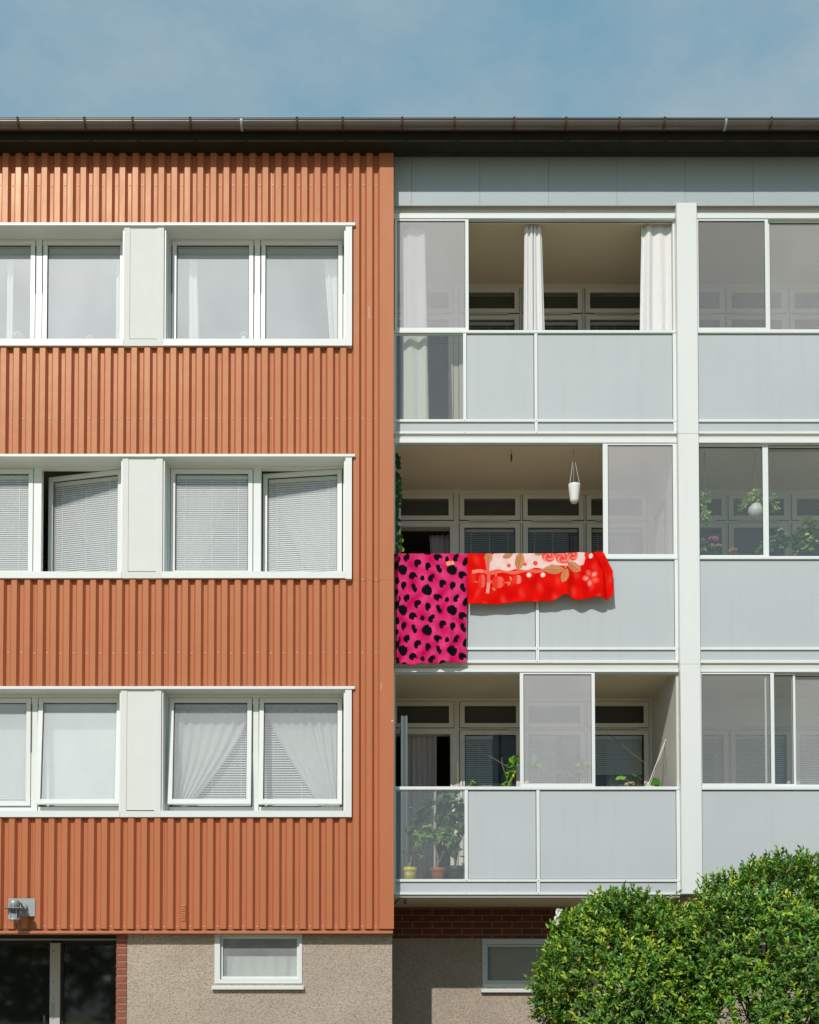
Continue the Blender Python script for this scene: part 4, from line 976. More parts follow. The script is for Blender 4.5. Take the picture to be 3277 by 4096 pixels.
# yellow pot
Y = .42; zb = t.z(1925, Y) - .07; x = t.x(388, 1800, Y); o = empty('potted_plant', (x, Y, zb), 'young squash plant in a bright yellow pot, lowest balcony', 'potted plant', 'potted plants on the lowest balcony')
w = MB(); pot(w, x, Y, zb, (t.x(525, 1740, Y) - t.x(255, 1740, Y)) / 2, t.z(1718, Y) - zb, .006); pt = w.build('pot', M['pot_y'], o)
w = MB(); rr = (t.x(525, 1740, Y) - t.x(255, 1740, Y)) / 2; w.box(t.x(335, 1850, Y), t.x(378, 1850, Y), Y - rr * .93, Y - rr * .86, t.z(1885, Y), t.z(1815, Y)); w.box(t.x(362, 1830, Y), t.x(374, 1830, Y), Y - rr * .935, Y - rr * .92, t.z(1840, Y), t.z(1822, Y), 1); w.build('price_sticker', [M['tag_w'], M['black']], pt)
w = MB(); zz = t.z(1718, Y) - .02; w.tube([(x - .004, Y, zz), (t.x(412, 1500, Y), Y, t.z(1560, Y)), (t.x(420, 1400, Y), Y, t.z(1400, Y))], [.010, .009, .008]); w.tube([(x - .02, Y, zz), (t.x(378, 1600, Y), Y, t.z(1610, Y))], .007); w.tube([(t.x(412, 1500, Y), Y, t.z(1530, Y)), (t.x(480, 1450, Y), Y - .02, t.z(1450, Y)), (t.x(690, 1500, Y), Y - .03, t.z(1505, Y))], [.005, .008, .004]); w.build('stem', M['woody'], o)
def big_leaf(c_, d, n, L, W, col, lobes=5, seed=0):
    """broad lobed leaf blade as a fan"""
    d = Vector(d).normalized(); n = Vector(n).normalized(); s = d.cross(n).normalized(); n = s.cross(d); K = 30; V = [Vector(c_)]
    for k in range(K + 1):
        a = -2.7 + 5.4 * k / K; r = (.55 + .45 * math.cos(a * .55)) * (1 + .14 * math.cos(a * lobes)); V.append(Vector(c_) + (d * math.cos(a) * r * L + s * math.sin(a) * r * W) - n * (.22 * L * r * r))
    V = np.array([tuple(v) for v in V]); f = np.array([[0, k, k + 1] for k in range(1, K + 1)])
    return V, [f], np.tile([*col, 1], (len(V), 1))
leaf_object('leaf', [big_leaf((t.x(400, 1360, Y), Y - .02, t.z(1365, Y)), (.3, -.6, .1), (0, -.35, 1), .085, .10, (.16, .24, .07)), big_leaf((t.x(310, 1420, Y), Y, t.z(1430, Y)), (-.8, -.3, .5), (.5, -.5, .6), .06, .035, (.05, .1, .03))], M['house'], o)
# terracotta pot with a pepper bush
Y = .50; zb = t.z(1925, Y) - .07; x = t.x(945, 1800, Y); r_ = np.random.default_rng(21)
o = empty('potted_plant', (x, Y, zb), 'bushy pepper plant in a terracotta coloured pot, lowest balcony', 'potted plant', 'potted plants on the lowest balcony')
w = MB(); pot(w, x, Y, zb, (t.x(1085, 1740, Y) - t.x(800, 1740, Y)) / 2, t.z(1728, Y) - zb, .006); w.build('pot', M['pot_t'], o)
w = MB(); Pt = lambda zx, zy, dy=0: (t.x(zx, zy, Y + dy), Y + dy, t.z(zy, Y + dy))
w.tube([Pt(937, 1735), Pt(938, 1640), Pt(945, 1500), Pt(905, 1400), Pt(890, 1280), Pt(860, 1150)], [.012, .011, .010, .009, .008, .006]); w.tube([Pt(940, 1640), Pt(1000, 1540), Pt(1050, 1400)], .005); w.tube([Pt(890, 1290), Pt(1050, 1150)], .006); w.tube([Pt(890, 1280), Pt(650, 1150)], .006); w.tube([Pt(650, 1150), Pt(520, 1000)], .005); w.build('stem', M['woody'], o)
pk = []
for (zx, zy, rx, rz, N) in ((600, 1120, 150, 130, 70), (800, 1080, 170, 120, 80), (1020, 1120, 170, 130, 90), (1180, 1180, 140, 140, 60), (560, 1240, 90, 100, 30), (740, 960, 110, 90, 34), (1030, 1010, 140, 70, 50)):
    c_ = Pt(zx, zy); k_ = 1 / (t.k * 324); pk.append(foliage(r_, c_, (rx * k_, .12, rz * k_), int(N * 1.4), .080, 0, .42, (GREEN, np.array([.30, .40, .12])), .1, .4))
pk.append(foliage(r_, Pt(640, 1420), (.03, .04, .06), 12, .07, 0)); pk.append(foliage(r_, Pt(1060, 1420), (.02, .02, .02), 3, .07, 0, .5, (LIME, LIME)))
leaf_object('foliage', pk, M['house'], o)
w = MB()
for (zx, zy) in ((497, 1000), (1035, 1240), (1055, 380), (842, 520)):
    p = Pt(zx, zy, -.08); w.lathe((p[0], p[1], p[2] - .02), [(0, -.014), (.009, -.006), (.0125, .01), (.011, .03), (0, .036)], 10)
w.build('pepper', paint('green_pepper_skin', (.30, .42, .05), .3, .1, 20), o)
# black pot with a tall broad leaved plant
Y = .56; zb = FZ; x = t.x(1290, 1800, Y); r_ = np.random.default_rng(4)
o = empty('potted_plant', (x, Y, zb), 'tall dark leaved plant in a black tub, rising behind the rail of the lowest balcony', 'potted plant', 'potted plants on the lowest balcony')
w = MB(); pot(w, x, Y, zb, (t.x(1455, 1740, Y) - t.x(1110, 1740, Y)) / 2, t.z(1695, Y) - zb, .01); w.build('pot', M['pot_k'], o)
w = MB(); w.tube([Pt(1280, 1700), Pt(1275, 1400), Pt(1240, 1000), Pt(1200, 600), Pt(1160, 250)], [.014, .012, .010, .009, .006]); w.tube([Pt(1240, 1000), Pt(1000, 700), Pt(720, 748)], [.008, .007, .004]); w.tube([Pt(1200, 600), Pt(900, 420), Pt(520, 435)], [.007, .005, .003]); w.tube([Pt(1290, 1700), Pt(1330, 1300), Pt(1380, 800)], [.01, .008, .006]); w.build('stem', M['stem'], o)
pk = []
for (zx, zy, rx, rz, N) in ((1080, 420, 230, 160, 56), (760, 450, 130, 80, 16), (1100, 700, 220, 200, 64), (680, 660, 120, 90, 18), (590, 780, 110, 80, 16), (450, 960, 70, 110, 18), (1380, 560, 90, 260, 34), (1150, 900, 150, 120, 30), (1390, 950, 80, 200, 22), (1250, 1350, 120, 120, 18), (1160, 270, 120, 60, 14), (1300, 1150, 120, 80, 18)):
    c_ = Pt(zx, zy, .03); k_ = 1 / (t.k * 324); pk.append(foliage(r_, c_, (rx * k_, .13, rz * k_), N, .125, 0, .60, (np.array([.02, .05, .014]), np.array([.12, .17, .05])), -.25, .45, .8))
leaf_object('foliage', pk, M['house'], o)
# plants showing above the lowest rail
t = T(1550, 2250); Y = .50; PtB = lambda tt, zx, zy, YY: (tt.x(zx, zy, YY), YY, tt.z(zy, YY))
def small_plant(label, x, z_pot, packs, stems, ypos, r=.09, h=.16, potm='pot_k', stemm='stem', cat='potted plant', grp='potted plants on the lowest balcony', extra=None):
    o = empty('potted_plant', (x, ypos, z_pot), label, cat, grp); w = MB(); pot(w, x, ypos, z_pot, r, h, .006); w.build('pot', M[potm], o)
    w = MB()
    for s_ in stems: w.tube(s_, [.007] * (len(s_) - 1) + [.004])
    w.build('stem', M[stemm], o); leaf_object('foliage', packs, M['house'], o)
    if extra: extra(o)
r_ = np.random.default_rng(9)
zr = BL[2, 0][1]['zr1']
pk = [foliage(r_, PtB(t, 720, 1868, .45), (.09, .05, .02), 16, .075, 0, .4, (np.array([.05, .13, .02]), np.array([.18, .32, .04])), .5, .3)]
xp = t.x(720, 1868, .45); small_plant('low seedling with narrow leaves peeping over the rail under the blind', xp, FZ, pk, [[(xp, .45, FZ + .12), (xp + .02, .45, zr), (xp - .02, .45, zr + .02)]], .45, .1, .7)
pk = [foliage(r_, PtB(t, 1055, 1700, Y), (.06, .05, .10), 22, .10, 0, .5, (np.array([.03, .10, .012]), np.array([.13, .30, .02])), -.2, .4), foliage(r_, PtB(t, 1030, 1790, Y), (.05, .05, .06), 16, .10, 0, .55, (np.array([.08, .2, .02]), np.array([.22, .42, .03])), 0, .4), foliage(r_, PtB(t, 990, 1860, Y), (.05, .04, .03), 10, .09, 0, .5, (np.array([.06, .18, .02]), np.array([.2, .4, .03])), .2, .3), foliage(r_, PtB(t, 1092, 1655, Y), (.03, .04, .06), 10, .09, 0, .5)]
def yellowp(o):
    p = PtB(t, 1060, 1795, Y - .08); w = MB(); w.lathe((p[0], p[1], p[2] - .012), [(0, -.012), (.012, -.006), (.016, .008), (.012, .024), (.004, .029), (0, .027)], 14); w.build('pepper', paint('yellow_pepper_skin', (.72, .55, .02), .3, .08, 15), o)
    w = MB(); w.tube([PtB(t, 1015, 1885, Y - .07), PtB(t, 1025, 1850, Y - .08), PtB(t, 1052, 1812, Y - .08)], .006); w.build('stalk', M['house'] if False else paint('lime_stalk', (.35, .45, .08), .5), o)
xp = t.x(1040, 1800, Y); small_plant('pepper plant with one yellow fruit rising beside the sliding glass of the lowest balcony', xp, FZ, pk, [[(xp, Y, FZ + .6), (xp, Y, zr + .1), PtB(t, 1085, 1640, Y), PtB(t, 1093, 1605, Y)], [(xp, Y, zr), PtB(t, 965, 1700, Y), PtB(t, 962, 1640, Y)]], Y, .11, .7, extra=yellowp)
# vague plants behind the milky sash
pk = [foliage(r_, PtB(t, 1640, 1740, .6), (.09, .08, .12), 30, .11, 0, .6), foliage(r_, PtB(t, 1230, 1700, .7), (.14, .08, .09), 22, .12, 0, .7), foliage(r_, PtB(t, 1450, 1780, .6), (.2, .08, .06), 26, .10, 0, .3)]
xp = t.x(1450, 1780, .62); small_plant('leafy plant dimly visible behind the closed sash of the lowest balcony', xp, FZ, pk, [[(xp, .62, FZ + .6), (xp, .62, zr + .05), PtB(t, 1640, 1700, .6)], [(xp, .62, zr - .1), PtB(t, 1300, 1780, .62), PtB(t, 1230, 1690, .68)]], .62, .13, .75)
t = T(2457, 2250); Y = .48
LG, DG = (.10, .27, .02), (.035, .12, .012)
pk = [big_leaf(PtB(t, 195, 1795, Y), (-.3, -.6, .1), (0, -.75, .7), .105, .115, LG), big_leaf(PtB(t, 65, 1800, Y), (-.8, -.5, -.3), (0, -.5, .9), .09, .07, (.12, .28, .03)), big_leaf(PtB(t, 330, 1830, Y), (.6, -.4, -.4), (.1, -.8, .5), .10, .09, DG), big_leaf(PtB(t, 10, 1870, Y), (.2, -.6, .2), (0, -.6, .7), .06, .05, DG), big_leaf(PtB(t, 355, 1850, Y + .03), (.5, -.3, -.8), (.5, -.7, .3), .08, .06, (.05, .15, .02)), big_leaf(PtB(t, 270, 1870, Y), (.3, -.6, .0), (0, -.6, .7), .06, .06, (.22, .27, .10))]
pk.append(foliage(r_, PtB(t, 135, 1862, Y - .02), (.075, .04, .025), 26, .05, 0, .6, (np.array([.32, .24, .12]), np.array([.48, .40, .24])), .2, .5))
xp = t.x(180, 1860, Y); small_plant('squash plant with broad lobed leaves and withered blossoms on the lowest rail by the column', xp, FZ, pk, [[(xp, Y, FZ + .6), PtB(t, 180, 1885, Y), PtB(t, 195, 1795, Y)], [PtB(t, 150, 1890, Y), PtB(t, 120, 1840, Y), PtB(t, 65, 1800, Y)], [PtB(t, 240, 1890, Y), PtB(t, 290, 1830, Y), PtB(t, 330, 1830, Y)]], Y, .12, .72, stemm='house' if False else 'stem')
# drying cords and canes
def cord(label, pts, r, m, cat='cord', grp=None, name='cord'):
    w = MB(); w.tube(pts, r, 6); o = w.build(name, M[m], None, tuple(pts[-1]), fix=False); tag(o, label, cat, grp)
cord('thicker white cord slanting down to the lowest rail by the column', [PtB(t, 463, 1402, .95), PtB(t, 440, 1470, .85), PtB(t, 280, 1888, .34)], .0045, 'pot_w', grp='white cords')
cord('thinner white cord beside the thick one, left of the column', [PtB(t, 466, 1410, .97), PtB(t, 400, 1600, .8), PtB(t, 298, 1880, .36)], .003, 'pot_w', grp='white cords')
cord('dark thin cord hanging straight down by the white cords', [PtB(t, 466, 1420, .95), PtB(t, 440, 1650, .8), PtB(t, 406, 1888, .55)], .0022, 'brown')
cord('bent brown wire looping past the last back window of the lowest balcony', [PtB(t, -60, 1440, 1.2), PtB(t, 30, 1500, 1.1), PtB(t, 130, 1590, 1.0), PtB(t, 250, 1680, .9), PtB(t, 275, 1720, .85)], .0035, 'brown')
t = T(1550, 2250)
cord('thin taut line rising to the frame between door and blind', [PtB(t, 618, 1502, 1.5), PtB(t, 880, 1640, 1.2), PtB(t, 1085, 1765, .9)], .0022, 'chain')
cord('thin taut line under the vent strip of the lowest balcony', [PtB(t, 618, 1502, 1.5), PtB(t, 800, 1465, 1.45), PtB(t, 1085, 1428, 1.4)], .002, 'chain')
cord('orange tan cane standing by the door frame of the lowest balcony', [PtB(t, 592, 1680, 1.3), PtB(t, 594, 1900, 1.3), (t.x(594, 1900, 1.3), 1.3, FZ)], .006, 'bamboo', 'cane', name='cane')

# hanging pot, wind ornament and ivy of the blanket balcony
t = T(1550, 1350); Y = .43; zc2 = FL[1]['ceil']
x = t.x(1573, 1300, Y); ph_ = t.z(1245, Y) - t.z(1397, Y); rr = (t.x(1624, 1260, Y) - t.x(1523, 1260, Y)) / 2
o = empty('hanging_pot', (x, Y, t.z(1397, Y)), 'empty white hanging pot with a scalloped rim over the blankets', 'hanging pot')
w = MB(); n = 36
w.lathe((x, Y, t.z(1397, Y)), [(0, 0), (rr * .35, .003), (rr * .66, ph_ * .10), (rr * .74, ph_ * .2), (rr * .88, ph_ * .62), (rr * .90, ph_ * .66), (rr * .97, ph_ * .92), (rr, ph_), (rr - .006, ph_), (rr * .85, ph_ * .7), (0, ph_ * .5)], n, 0, lambda j, a: .012 * abs(math.sin(a * 7)) if j in (7, 8) else 0)
pb = w.build('pot', M['pot_w'], o)
w = MB(); hook = (t.x(1568, 940, Y), Y, zc2); kk = Vector(hook) - Vector((0, 0, .07))
for dx, dy in ((-.8, -.3), (.85, -.2), (.0, .9)): w.tube([kk, (x + rr * dx, Y + rr * dy, t.z(1238, Y))], .0032, 6)
w.build('chain', M['chain'], o)
w = MB(); w.tube([hook, kk + Vector((0, 0, .02)), kk + Vector((.008, 0, .008)), kk], .003, 6); w.build('hook', M['brown'], o)
o = empty('wind_ornament', (t.x(1043, 1055, Y), Y, t.z(1055, Y)), 'small dark ornament dangling from the ceiling of the blanket balcony', 'ornament')
w = MB(); xx = t.x(1043, 1000, Y); w.tube([(xx, Y, zc2), (xx + .006, Y, zc2 - .03), (xx, Y, t.z(975, Y))], .0022, 6); w.build('hook', M['brown'], o)
w = MB(); w.lathe((xx + .001, Y, t.z(1055, Y)), [(0, 0), (.004, .005), (.003, .02), (.010, .04), (.013, .075), (.008, .115), (0, .125)], 12); w.build('pendant', M['black'], o)
Y = .36; r_ = np.random.default_rng(31)
xa = t.x(88, 1400, Y); o = empty('ivy_garland', (xa, Y, t.z(1830, Y)), 'narrow ivy strand hanging at the left end of the blanket balcony', 'ivy')
w = MB(); w.tube([(xa - .02 + .012 * math.sin(k * .9), Y, t.z(985 + k * 53, Y)) for k in range(17)], .004, 6); w.build('stem', M['stem'], o)
pk = []
for k in range(100):
    zy = 985 + 845 * (k / 100) + r_.uniform(-10, 10); hw = 16 if zy < 1130 else 24
    if 1090 < zy < 1130: continue
    p = PtB(t, 84 + r_.uniform(-1, 1) * hw, zy, Y + r_.uniform(-.03, .03)); a = r_.uniform(-1, 1)
    dk = zy < 1150; col = (np.array([.012, .035, .010]) if dk else np.array([.012, .045, .010]) + r_.random() * np.array([.03, .06, .006]))
    pk.append(big_leaf(p, (math.sin(a), -.3, -math.cos(a)), (r_.normal() * .4, -1, .4), .034, .034, tuple(col), 7))
for (zx, zy) in ((118, 1780), (108, 1765), (112, 1700)): pk.append(big_leaf(PtB(t, zx, zy, Y - .03), (.5, -.2, -.6), (0, -1, .3), .04, .04, (.10, .17, .015), 7))
leaf_object('foliage', pk, M['house'], o)

# picture on the side wall of the blanket balcony
t = T(2457, 1350)
o = empty('picture_frame', (RX - .03, .75, 7.3), 'grey wooden picture frame standing against the side wall behind milky glass', 'picture frame')
ya, yb = .62, 1.22; za, zb_ = 7.42, 8.20
w = MB(); th = RX - .035
for (y0, y1, z0, z1) in ((ya, ya + .06, za, zb_), (yb - .06, yb, za, zb_), (ya + .06, yb - .06, za, za + .06), (ya + .06, yb - .06, zb_ - .06, zb_)): w.box(th, RX - .002, y0, y1, z0, z1)
w.build('frame', M['pic'], o); w = MB(); w.box(th + .015, RX - .003, ya + .06, yb - .06, za + .06, zb_ - .06); w.build('backing_board', M['canvas'], o)

# flowers of the right hand middle balcony
K3 = 1725 / 497; t = T(2780, 1900, K3); zr2 = BL[1, 1][1]['zr1']; FZ2 = BL[1, 1][1]['fl']; r_ = np.random.default_rng(77)
GG = (np.array([.12, .20, .05]), np.array([.46, .54, .18]))
Y = .50
x = t.x(840, 500, Y); zc_b = t.z(505, Y); rr = (t.x(938, 500, Y) - t.x(735, 500, Y)) / 2
o = empty('hanging_planter', (x, Y, zc_b - rr), 'round white hanging planter of geraniums behind glass right of the column', 'hanging planter')
w = MB(); w.lathe((x, Y, zc_b), [(0, -rr * .98), (rr * .4, -rr * .92), (rr * .75, -rr * .66), (rr * .95, -rr * .3), (rr, 0), (rr * .95, rr * .35), (rr * .8, rr * .72), (rr * .72, rr * .95), (rr * .66, rr * .9), (0, rr * .6)], 30); w.build('pot', M['pot_w'], o)
w = MB(); hk = Vector((x, Y, FL[1]['ceil'])); hk2 = hk - Vector((0, 0, .35))
w.tube([hk, hk2], .004, 6)
for dx, dy in ((-.7, -.1), (.7, -.1), (0, .7)): w.tube([hk2, (x + rr * dx, Y + rr * dy, zc_b + rr * .9)], .003, 6)
w.build('chain', M['brown'], o)
pk = []
for (zx, zy, rx, rz, N) in ((870, 260, 130, 55, 80), (720, 370, 90, 60, 50), (650, 450, 40, 50, 24), (1050, 330, 90, 80, 50), (1120, 440, 60, 70, 34), (860, 350, 140, 50, 60)):
    k_ = 1 / (K3 * 322); pk.append(foliage(r_, PtB(t, zx, zy, Y - .02), (rx * k_, .10, rz * k_), N, .036, 0, 1.0, GG, .3, .3))
leaf_object('foliage', pk, M['house'], o)
def flowerhead(p, r, col, N=46):
    u = unit(r_.normal(size=(N, 3))); u[:, 2] = np.abs(u[:, 2]) * .9 - .25; b = np.array(p) + u * r * .75 * np.array([1, .8, .6])
    c_ = np.array(col) * (.75 + .5 * r_.random((N, 1))); return leaves(b, unit(u + r_.normal(0, .3, (N, 3))), unit(np.array([0, -1, .5]) + r_.normal(0, .4, (N, 3))), r * .5 * np.ones(N), r * .45 * np.ones(N), np.minimum(c_, 1))
leaf_object('blossom', [flowerhead(PtB(t, 672, 345, Y - .05), .02, (.70, .05, .03)), flowerhead(PtB(t, 940, 200, Y - .03), .02, (.85, .06, .03))], M['petal'], o)
x = t.x(140, 450, .5); o = empty('hanging_plant', (x, .5, t.z(690, .5)), 'trailing foliage hanging behind glass just right of the column', 'hanging plant')
pk = []
for (zx, zy, rx, rz, N) in ((140, 260, 75, 60, 50), (150, 370, 80, 70, 50), (120, 440, 50, 40, 20), (150, 520, 70, 70, 50), (170, 620, 60, 70, 40)):
    k_ = 1 / (K3 * 322); pk.append(foliage(r_, PtB(t, zx, zy, .5), (rx * k_, .07, rz * k_), N, .038, 0, .9, GG, -.3, .3))
leaf_object('foliage', pk, M['house'], o); w = MB(); w.tube([(x, .5, FL[1]['ceil']), (x, .5, t.z(300, .5)), (x + .02, .5, t.z(650, .5))], .004, 6); w.build('stem', M['stem'], o)
def geranium(label, zx, heads, fol, ypos, bunch='geraniums behind the glass right of the column'):
    x = t.x(zx, 1000, ypos); o = empty('geranium', (x, ypos, FZ2), label, 'geranium', bunch)
    w = MB(); pot(w, x, ypos, FZ2, .12, .9, .008); w.build('planter', M['pot_t'], o)
    pk = []; k_ = 1 / (K3 * 322)
    for (fx, fy, rx, rz, N, lime) in fol: pk.append(foliage(r_, PtB(t, fx, fy, ypos), (rx * k_, .07, rz * k_), N, .055, 0, 1.05, (np.array([.04, .09, .022]), np.array([.42, .50, .15]) if lime else np.array([.10, .16, .05])), .4, .25))
    leaf_object('foliage', pk, M['house'], o)
    w = MB()
    for (hx, hy, r, c_) in heads: w.tube([(x, ypos, FZ2 + .85), (t.x(hx, hy, ypos), ypos - .02, t.z(hy + 40, ypos)), PtB(t, hx, hy, ypos - .04)], .003, 5)
    if heads:
        w.build('stem', M['stem'], o); leaf_object('blossom', [flowerhead(PtB(t, hx, hy, ypos - .05), r, c_) for (hx, hy, r, c_) in heads], M['petal'], o)
geranium('geranium with a magenta pink and a paler pink flower head, nearest the column', 180, [(252, 892, .058, (.95, .16, .42)), (325, 988, .040, (.95, .45, .55))], [(130, 940, 60, 50, 26, 0), (190, 1010, 90, 40, 40, 1), (110, 1065, 60, 30, 24, 1), (280, 1050, 60, 50, 24, 0)], .46)
geranium('geranium with a single coral flower head low behind the glass', 540, [(530, 1050, .052, (.98, .32, .26))], [(540, 1110, 50, 30, 12, 0)], .48)
geranium('white flowering geranium right of the upright glazing bar', 1150, [(1192, 765, .034, (.85, .85, .82)), (1065, 860, .022, (.6, .55, .55)), (1085, 920, .03, (.6, .56, .57)), (1255, 825, .02, (.7, .66, .66)), (1200, 1012, .030, (.82, .80, .76)), (1172, 975, .02, (.75, .42, .18)), (930, 935, .014, (.6, .55, .56))], [(1170, 760, 70, 50, 26, 0), (1180, 900, 110, 90, 60, 0), (1100, 1000, 80, 70, 40, 0), (1260, 950, 70, 100, 40, 0), (900, 1040, 60, 60, 16, 0), (1060, 1060, 80, 30, 24, 0)], .50)
geranium('dark leaved geranium without flowers filling the far right pane', 1560, [], [(1580, 640, 120, 70, 46, 0), (1480, 800, 110, 70, 46, 0), (1520, 760, 50, 30, 8, 1), (1500, 850, 60, 30, 8, 1), (1420, 900, 110, 90, 50, 0), (1600, 930, 100, 60, 36, 1), (1540, 990, 50, 40, 18, 1), (1400, 1020, 60, 50, 24, 1), (1600, 1040, 80, 40, 24, 1), (1660, 780, 80, 120, 40, 0)], .52)

# ---------------------------------------------------------------- wall lamp over the entrance
K4 = 1725 / 280; t = T(0, 3540, K4)
o = empty('wall_lamp', (t.x(535, 770, -.004), -.004, t.z(770, -.004)), 'grey metal wall lamp with a brimmed shade over the entrance', 'wall lamp')
w = MB(); w.box(t.x(207, 550, -.006), t.x(868, 550, -.006), -.010, -.002, t.z(772, -.006), t.z(330, -.006))
for zx, zy in ((240, 362), (832, 360), (832, 742), (240, 742)): w.lathe((t.x(zx, zy, -.01), -.010, t.z(zy, -.01)), [(0, 0)], 8) if False else w.box(t.x(zx, zy, -.01) - .004, t.x(zx, zy, -.01) + .004, -.0125, -.010, t.z(zy, -.01) - .004, t.z(zy, -.01) + .004, 1)
w.build('wall_plate', [M['galv'], M['screw']], o, bevel=.002)
YL = -.21; xc = t.x(355, 500, YL); k_ = 1 / (K4 * 325)
w = MB(); cx2 = t.x(590, 560, -.06)
n = 20; ringp = [(t.x(565, 545, -.03) + .050 * math.cos(a), -.012, t.z(545, -.03) + .050 * math.sin(a)) for a in [2 * math.pi * k / n for k in range(n)]]
w.add(ringp + [(p[0], -.055, p[2]) for p in ringp], [(k, (k + 1) % n, n + (k + 1) % n, n + k) for k in range(n)] + [tuple(range(n, 2 * n))])
w.tube([(t.x(565, 545, -.03), -.05, t.z(545, -.03)), (t.x(540, 500, -.1), -.12, t.z(470, -.1)), (t.x(500, 440, -.18), -.17, t.z(450, -.18)), (xc + .03, YL, t.z(450, YL))], .012, 8)
w.build('arm', M['galv'], o)
w = MB(); r1 = 118 * k_
zt_, zd = t.z(392, YL), t.z(570, YL)
w.lathe((xc, YL, zt_), [(0, .004), (r1 * .9, .004), (r1, 0), (r1, -(zt_ - zd)), (0, -(zt_ - zd))], 28)
for a in (.35, 1.4, 2.4, 3.6, 4.9): w.box(xc + (r1 + .001) * math.cos(a) - .005, xc + (r1 + .001) * math.cos(a) + .005, YL + (r1 + .001) * math.sin(a) - .005, YL + (r1 + .001) * math.sin(a) + .005, zd, zt_ - .025)
w.build('lamp_housing', M['galv'], o)
w = MB(); rb = 275 * k_; w.lathe((xc, YL, zd), [(r1 * .8, .010), (rb * .6, .008), (rb, -.004), (rb, -.007), (rb * .6, .002), (r1 * .8, .002)], 36); w.build('lamp_shade', M['galv'], o)
w = MB(); zb_ = t.z(860, YL); r2 = 140 * k_
w.lathe((xc, YL, zb_), [(r2, 0), (r2, (zd - zb_) * .10), (r2 * .86, (zd - zb_) * .12), (r2 * .84, (zd - zb_) * .9), (r2 * .8, (zd - zb_) * .9), (r2 * .8, .0)], 28)
for a in (.1, 1.6, 3.2, 4.2, 5.4): w.box(xc + r2 * .93 * math.cos(a) - .006, xc + r2 * .93 * math.cos(a) + .006, YL + r2 * .93 * math.sin(a) - .006, YL + r2 * .93 * math.sin(a) + .006, zb_, zd)
w.build('lamp_cage', M['galv'], o)
w = MB(); w.lathe((xc, YL, zb_ - .055), [(0, 0), (r2 * .4, .006), (r2 * .66, .028), (r2 * .72, .06), (r2 * .72, zd - zb_ + .04)], 24); w.build('lamp_glass', M['bulb'], o)

# ================================================================ unseen trees added to dim horizon light and darken the door reflection
r_ = np.random.default_rng(14); pk = []
for k in range(26):
    cx_ = -46 + k * 3.7 + r_.normal(0, .8); h_ = r_.uniform(5.5, 8.5); N_ = 420
    u = unit(r_.normal(size=(N_, 3))); p = np.array([cx_, -44 + r_.normal(0, 1.5), h_ * .55]) + u * np.array([2.6, 2.2, h_ * .45]) * (r_.random((N_, 1)) ** .35)
    g = r_.random((N_, 1)); pk.append(leaves(p, unit(u + r_.normal(0, .5, (N_, 3))), unit(r_.normal(size=(N_, 3))), .7 * np.ones(N_), .5 * np.ones(N_), np.array([.02, .05, .012]) * (1 - g) + np.array([.05, .10, .02]) * g))
wd = leaf_object('wood', pk, M['leaf'], None, (0, -44, 0)); wd['kind'] = 'stuff'
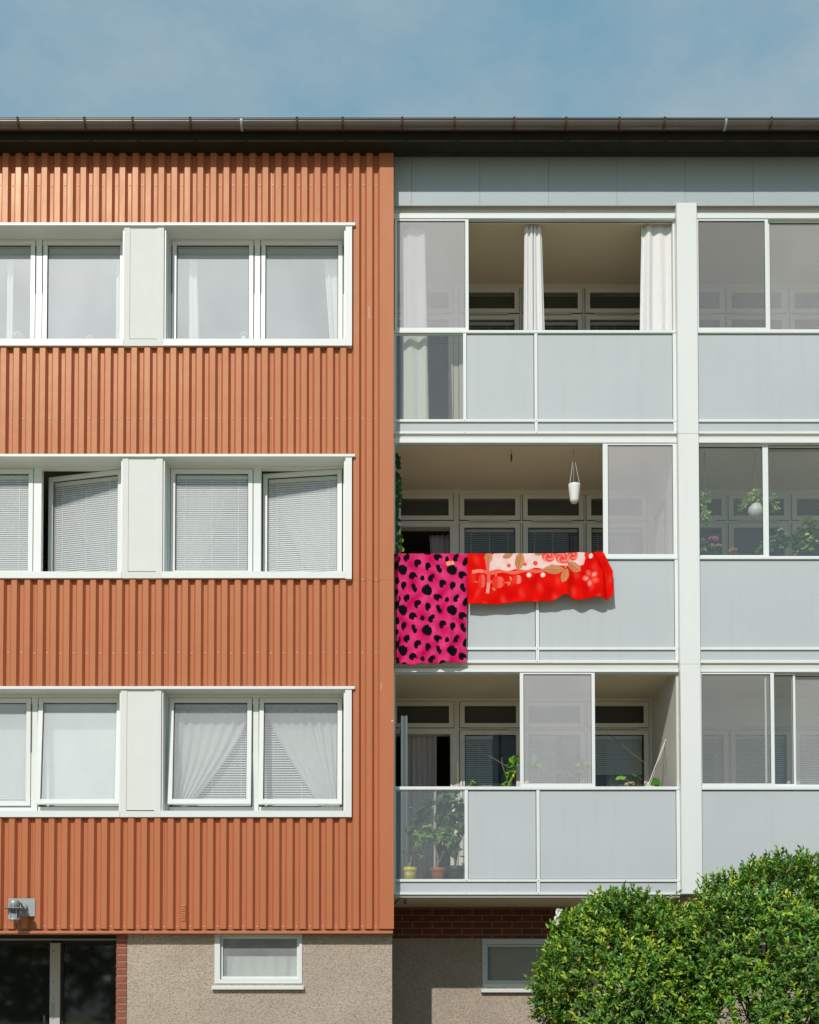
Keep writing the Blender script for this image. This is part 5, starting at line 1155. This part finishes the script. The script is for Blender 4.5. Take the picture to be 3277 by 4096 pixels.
# ================================================================ camera, sun, sky
cam = bpy.data.cameras.new('camera'); co = bpy.data.objects.new('camera', cam); COL.objects.link(co)
co.location = (0, -DIST, EYE); co.rotation_euler = (R(90) + TILT, 0, 0)
cam.sensor_fit = 'VERTICAL'; cam.sensor_height = 36; cam.lens = F / 4096 * 36
cam.shift_x = (3277 / 2 - CX) / 4096; cam.shift_y = (CY - 2048) / 4096; cam.clip_end = 2000; cam.clip_start = .1
sc.camera = co
sd = Vector((.335, 1, -.832)).normalized()
sl_ = bpy.data.lights.new('sun', 'SUN'); so = bpy.data.objects.new('sun', sl_); COL.objects.link(so)
sl_.energy = 3.15; sl_.angle = R(.53); sl_.color = (1, .965, .91)
so.rotation_euler = sd.to_track_quat('-Z', 'Y').to_euler(); so.location = (-6, -18, 16)
W = bpy.data.worlds.new('World'); sc.world = W; W.use_nodes = True; nt = W.node_tree; nt.nodes.clear()
N = lambda typ: nt.nodes.new(typ)
sky = N('ShaderNodeTexSky'); sky.sky_type = 'NISHITA'; sky.sun_disc = False; sky.sun_elevation = math.asin(-sd.z); sky.sun_rotation = R(180) + math.atan2(sd.x, sd.y)
sky.air_density = 1.0; sky.dust_density = 1.2; sky.ozone_density = 1.6
tc = N('ShaderNodeTexCoord'); mp = N('ShaderNodeMapping'); mp.inputs['Scale'].default_value = (1.6, 1.6, 3.2); mp.inputs['Rotation'].default_value = (0, R(24), R(10))
nz = N('ShaderNodeTexNoise'); nz.inputs['Scale'].default_value = 2.2; nz.inputs['Detail'].default_value = 10; nz.inputs['Roughness'].default_value = .60
nt.links.new(tc.outputs['Generated'], mp.inputs[0]); nt.links.new(mp.outputs[0], nz.inputs['Vector'])
rp = N('ShaderNodeValToRGB'); rp.color_ramp.elements[0].position = .40; rp.color_ramp.elements[1].position = .64
rp.color_ramp.elements[0].color = (2.05, 4.0, 5.2, 1); rp.color_ramp.elements[1].color = (3.9, 5.05, 5.6, 1); nt.links.new(nz.outputs['Fac'], rp.inputs[0])
mx = N('ShaderNodeMix'); mx.data_type = 'RGBA'; mx.inputs[0].default_value = .85; nt.links.new(rp.outputs[0], mx.inputs[7]); nt.links.new(sky.outputs[0], mx.inputs[6])
bg = N('ShaderNodeBackground'); bg.inputs[1].default_value = .10; nt.links.new(mx.outputs[2], bg.inputs[0])
wo = N('ShaderNodeOutputWorld'); nt.links.new(bg.outputs[0], wo.inputs[0])
sc.view_settings.view_transform = 'Standard'; sc.view_settings.look = 'None'; sc.view_settings.gamma = 1; sc.view_settings.exposure = 0
sc.cycles.max_bounces = 10; sc.cycles.transparent_max_bounces = 24; sc.cycles.diffuse_bounces = 4; sc.cycles.glossy_bounces = 4
sc.cycles.caustics_reflective = False; sc.cycles.caustics_refractive = False; sc.cycles.sample_clamp_indirect = 6
sc.cycles.use_denoising = True
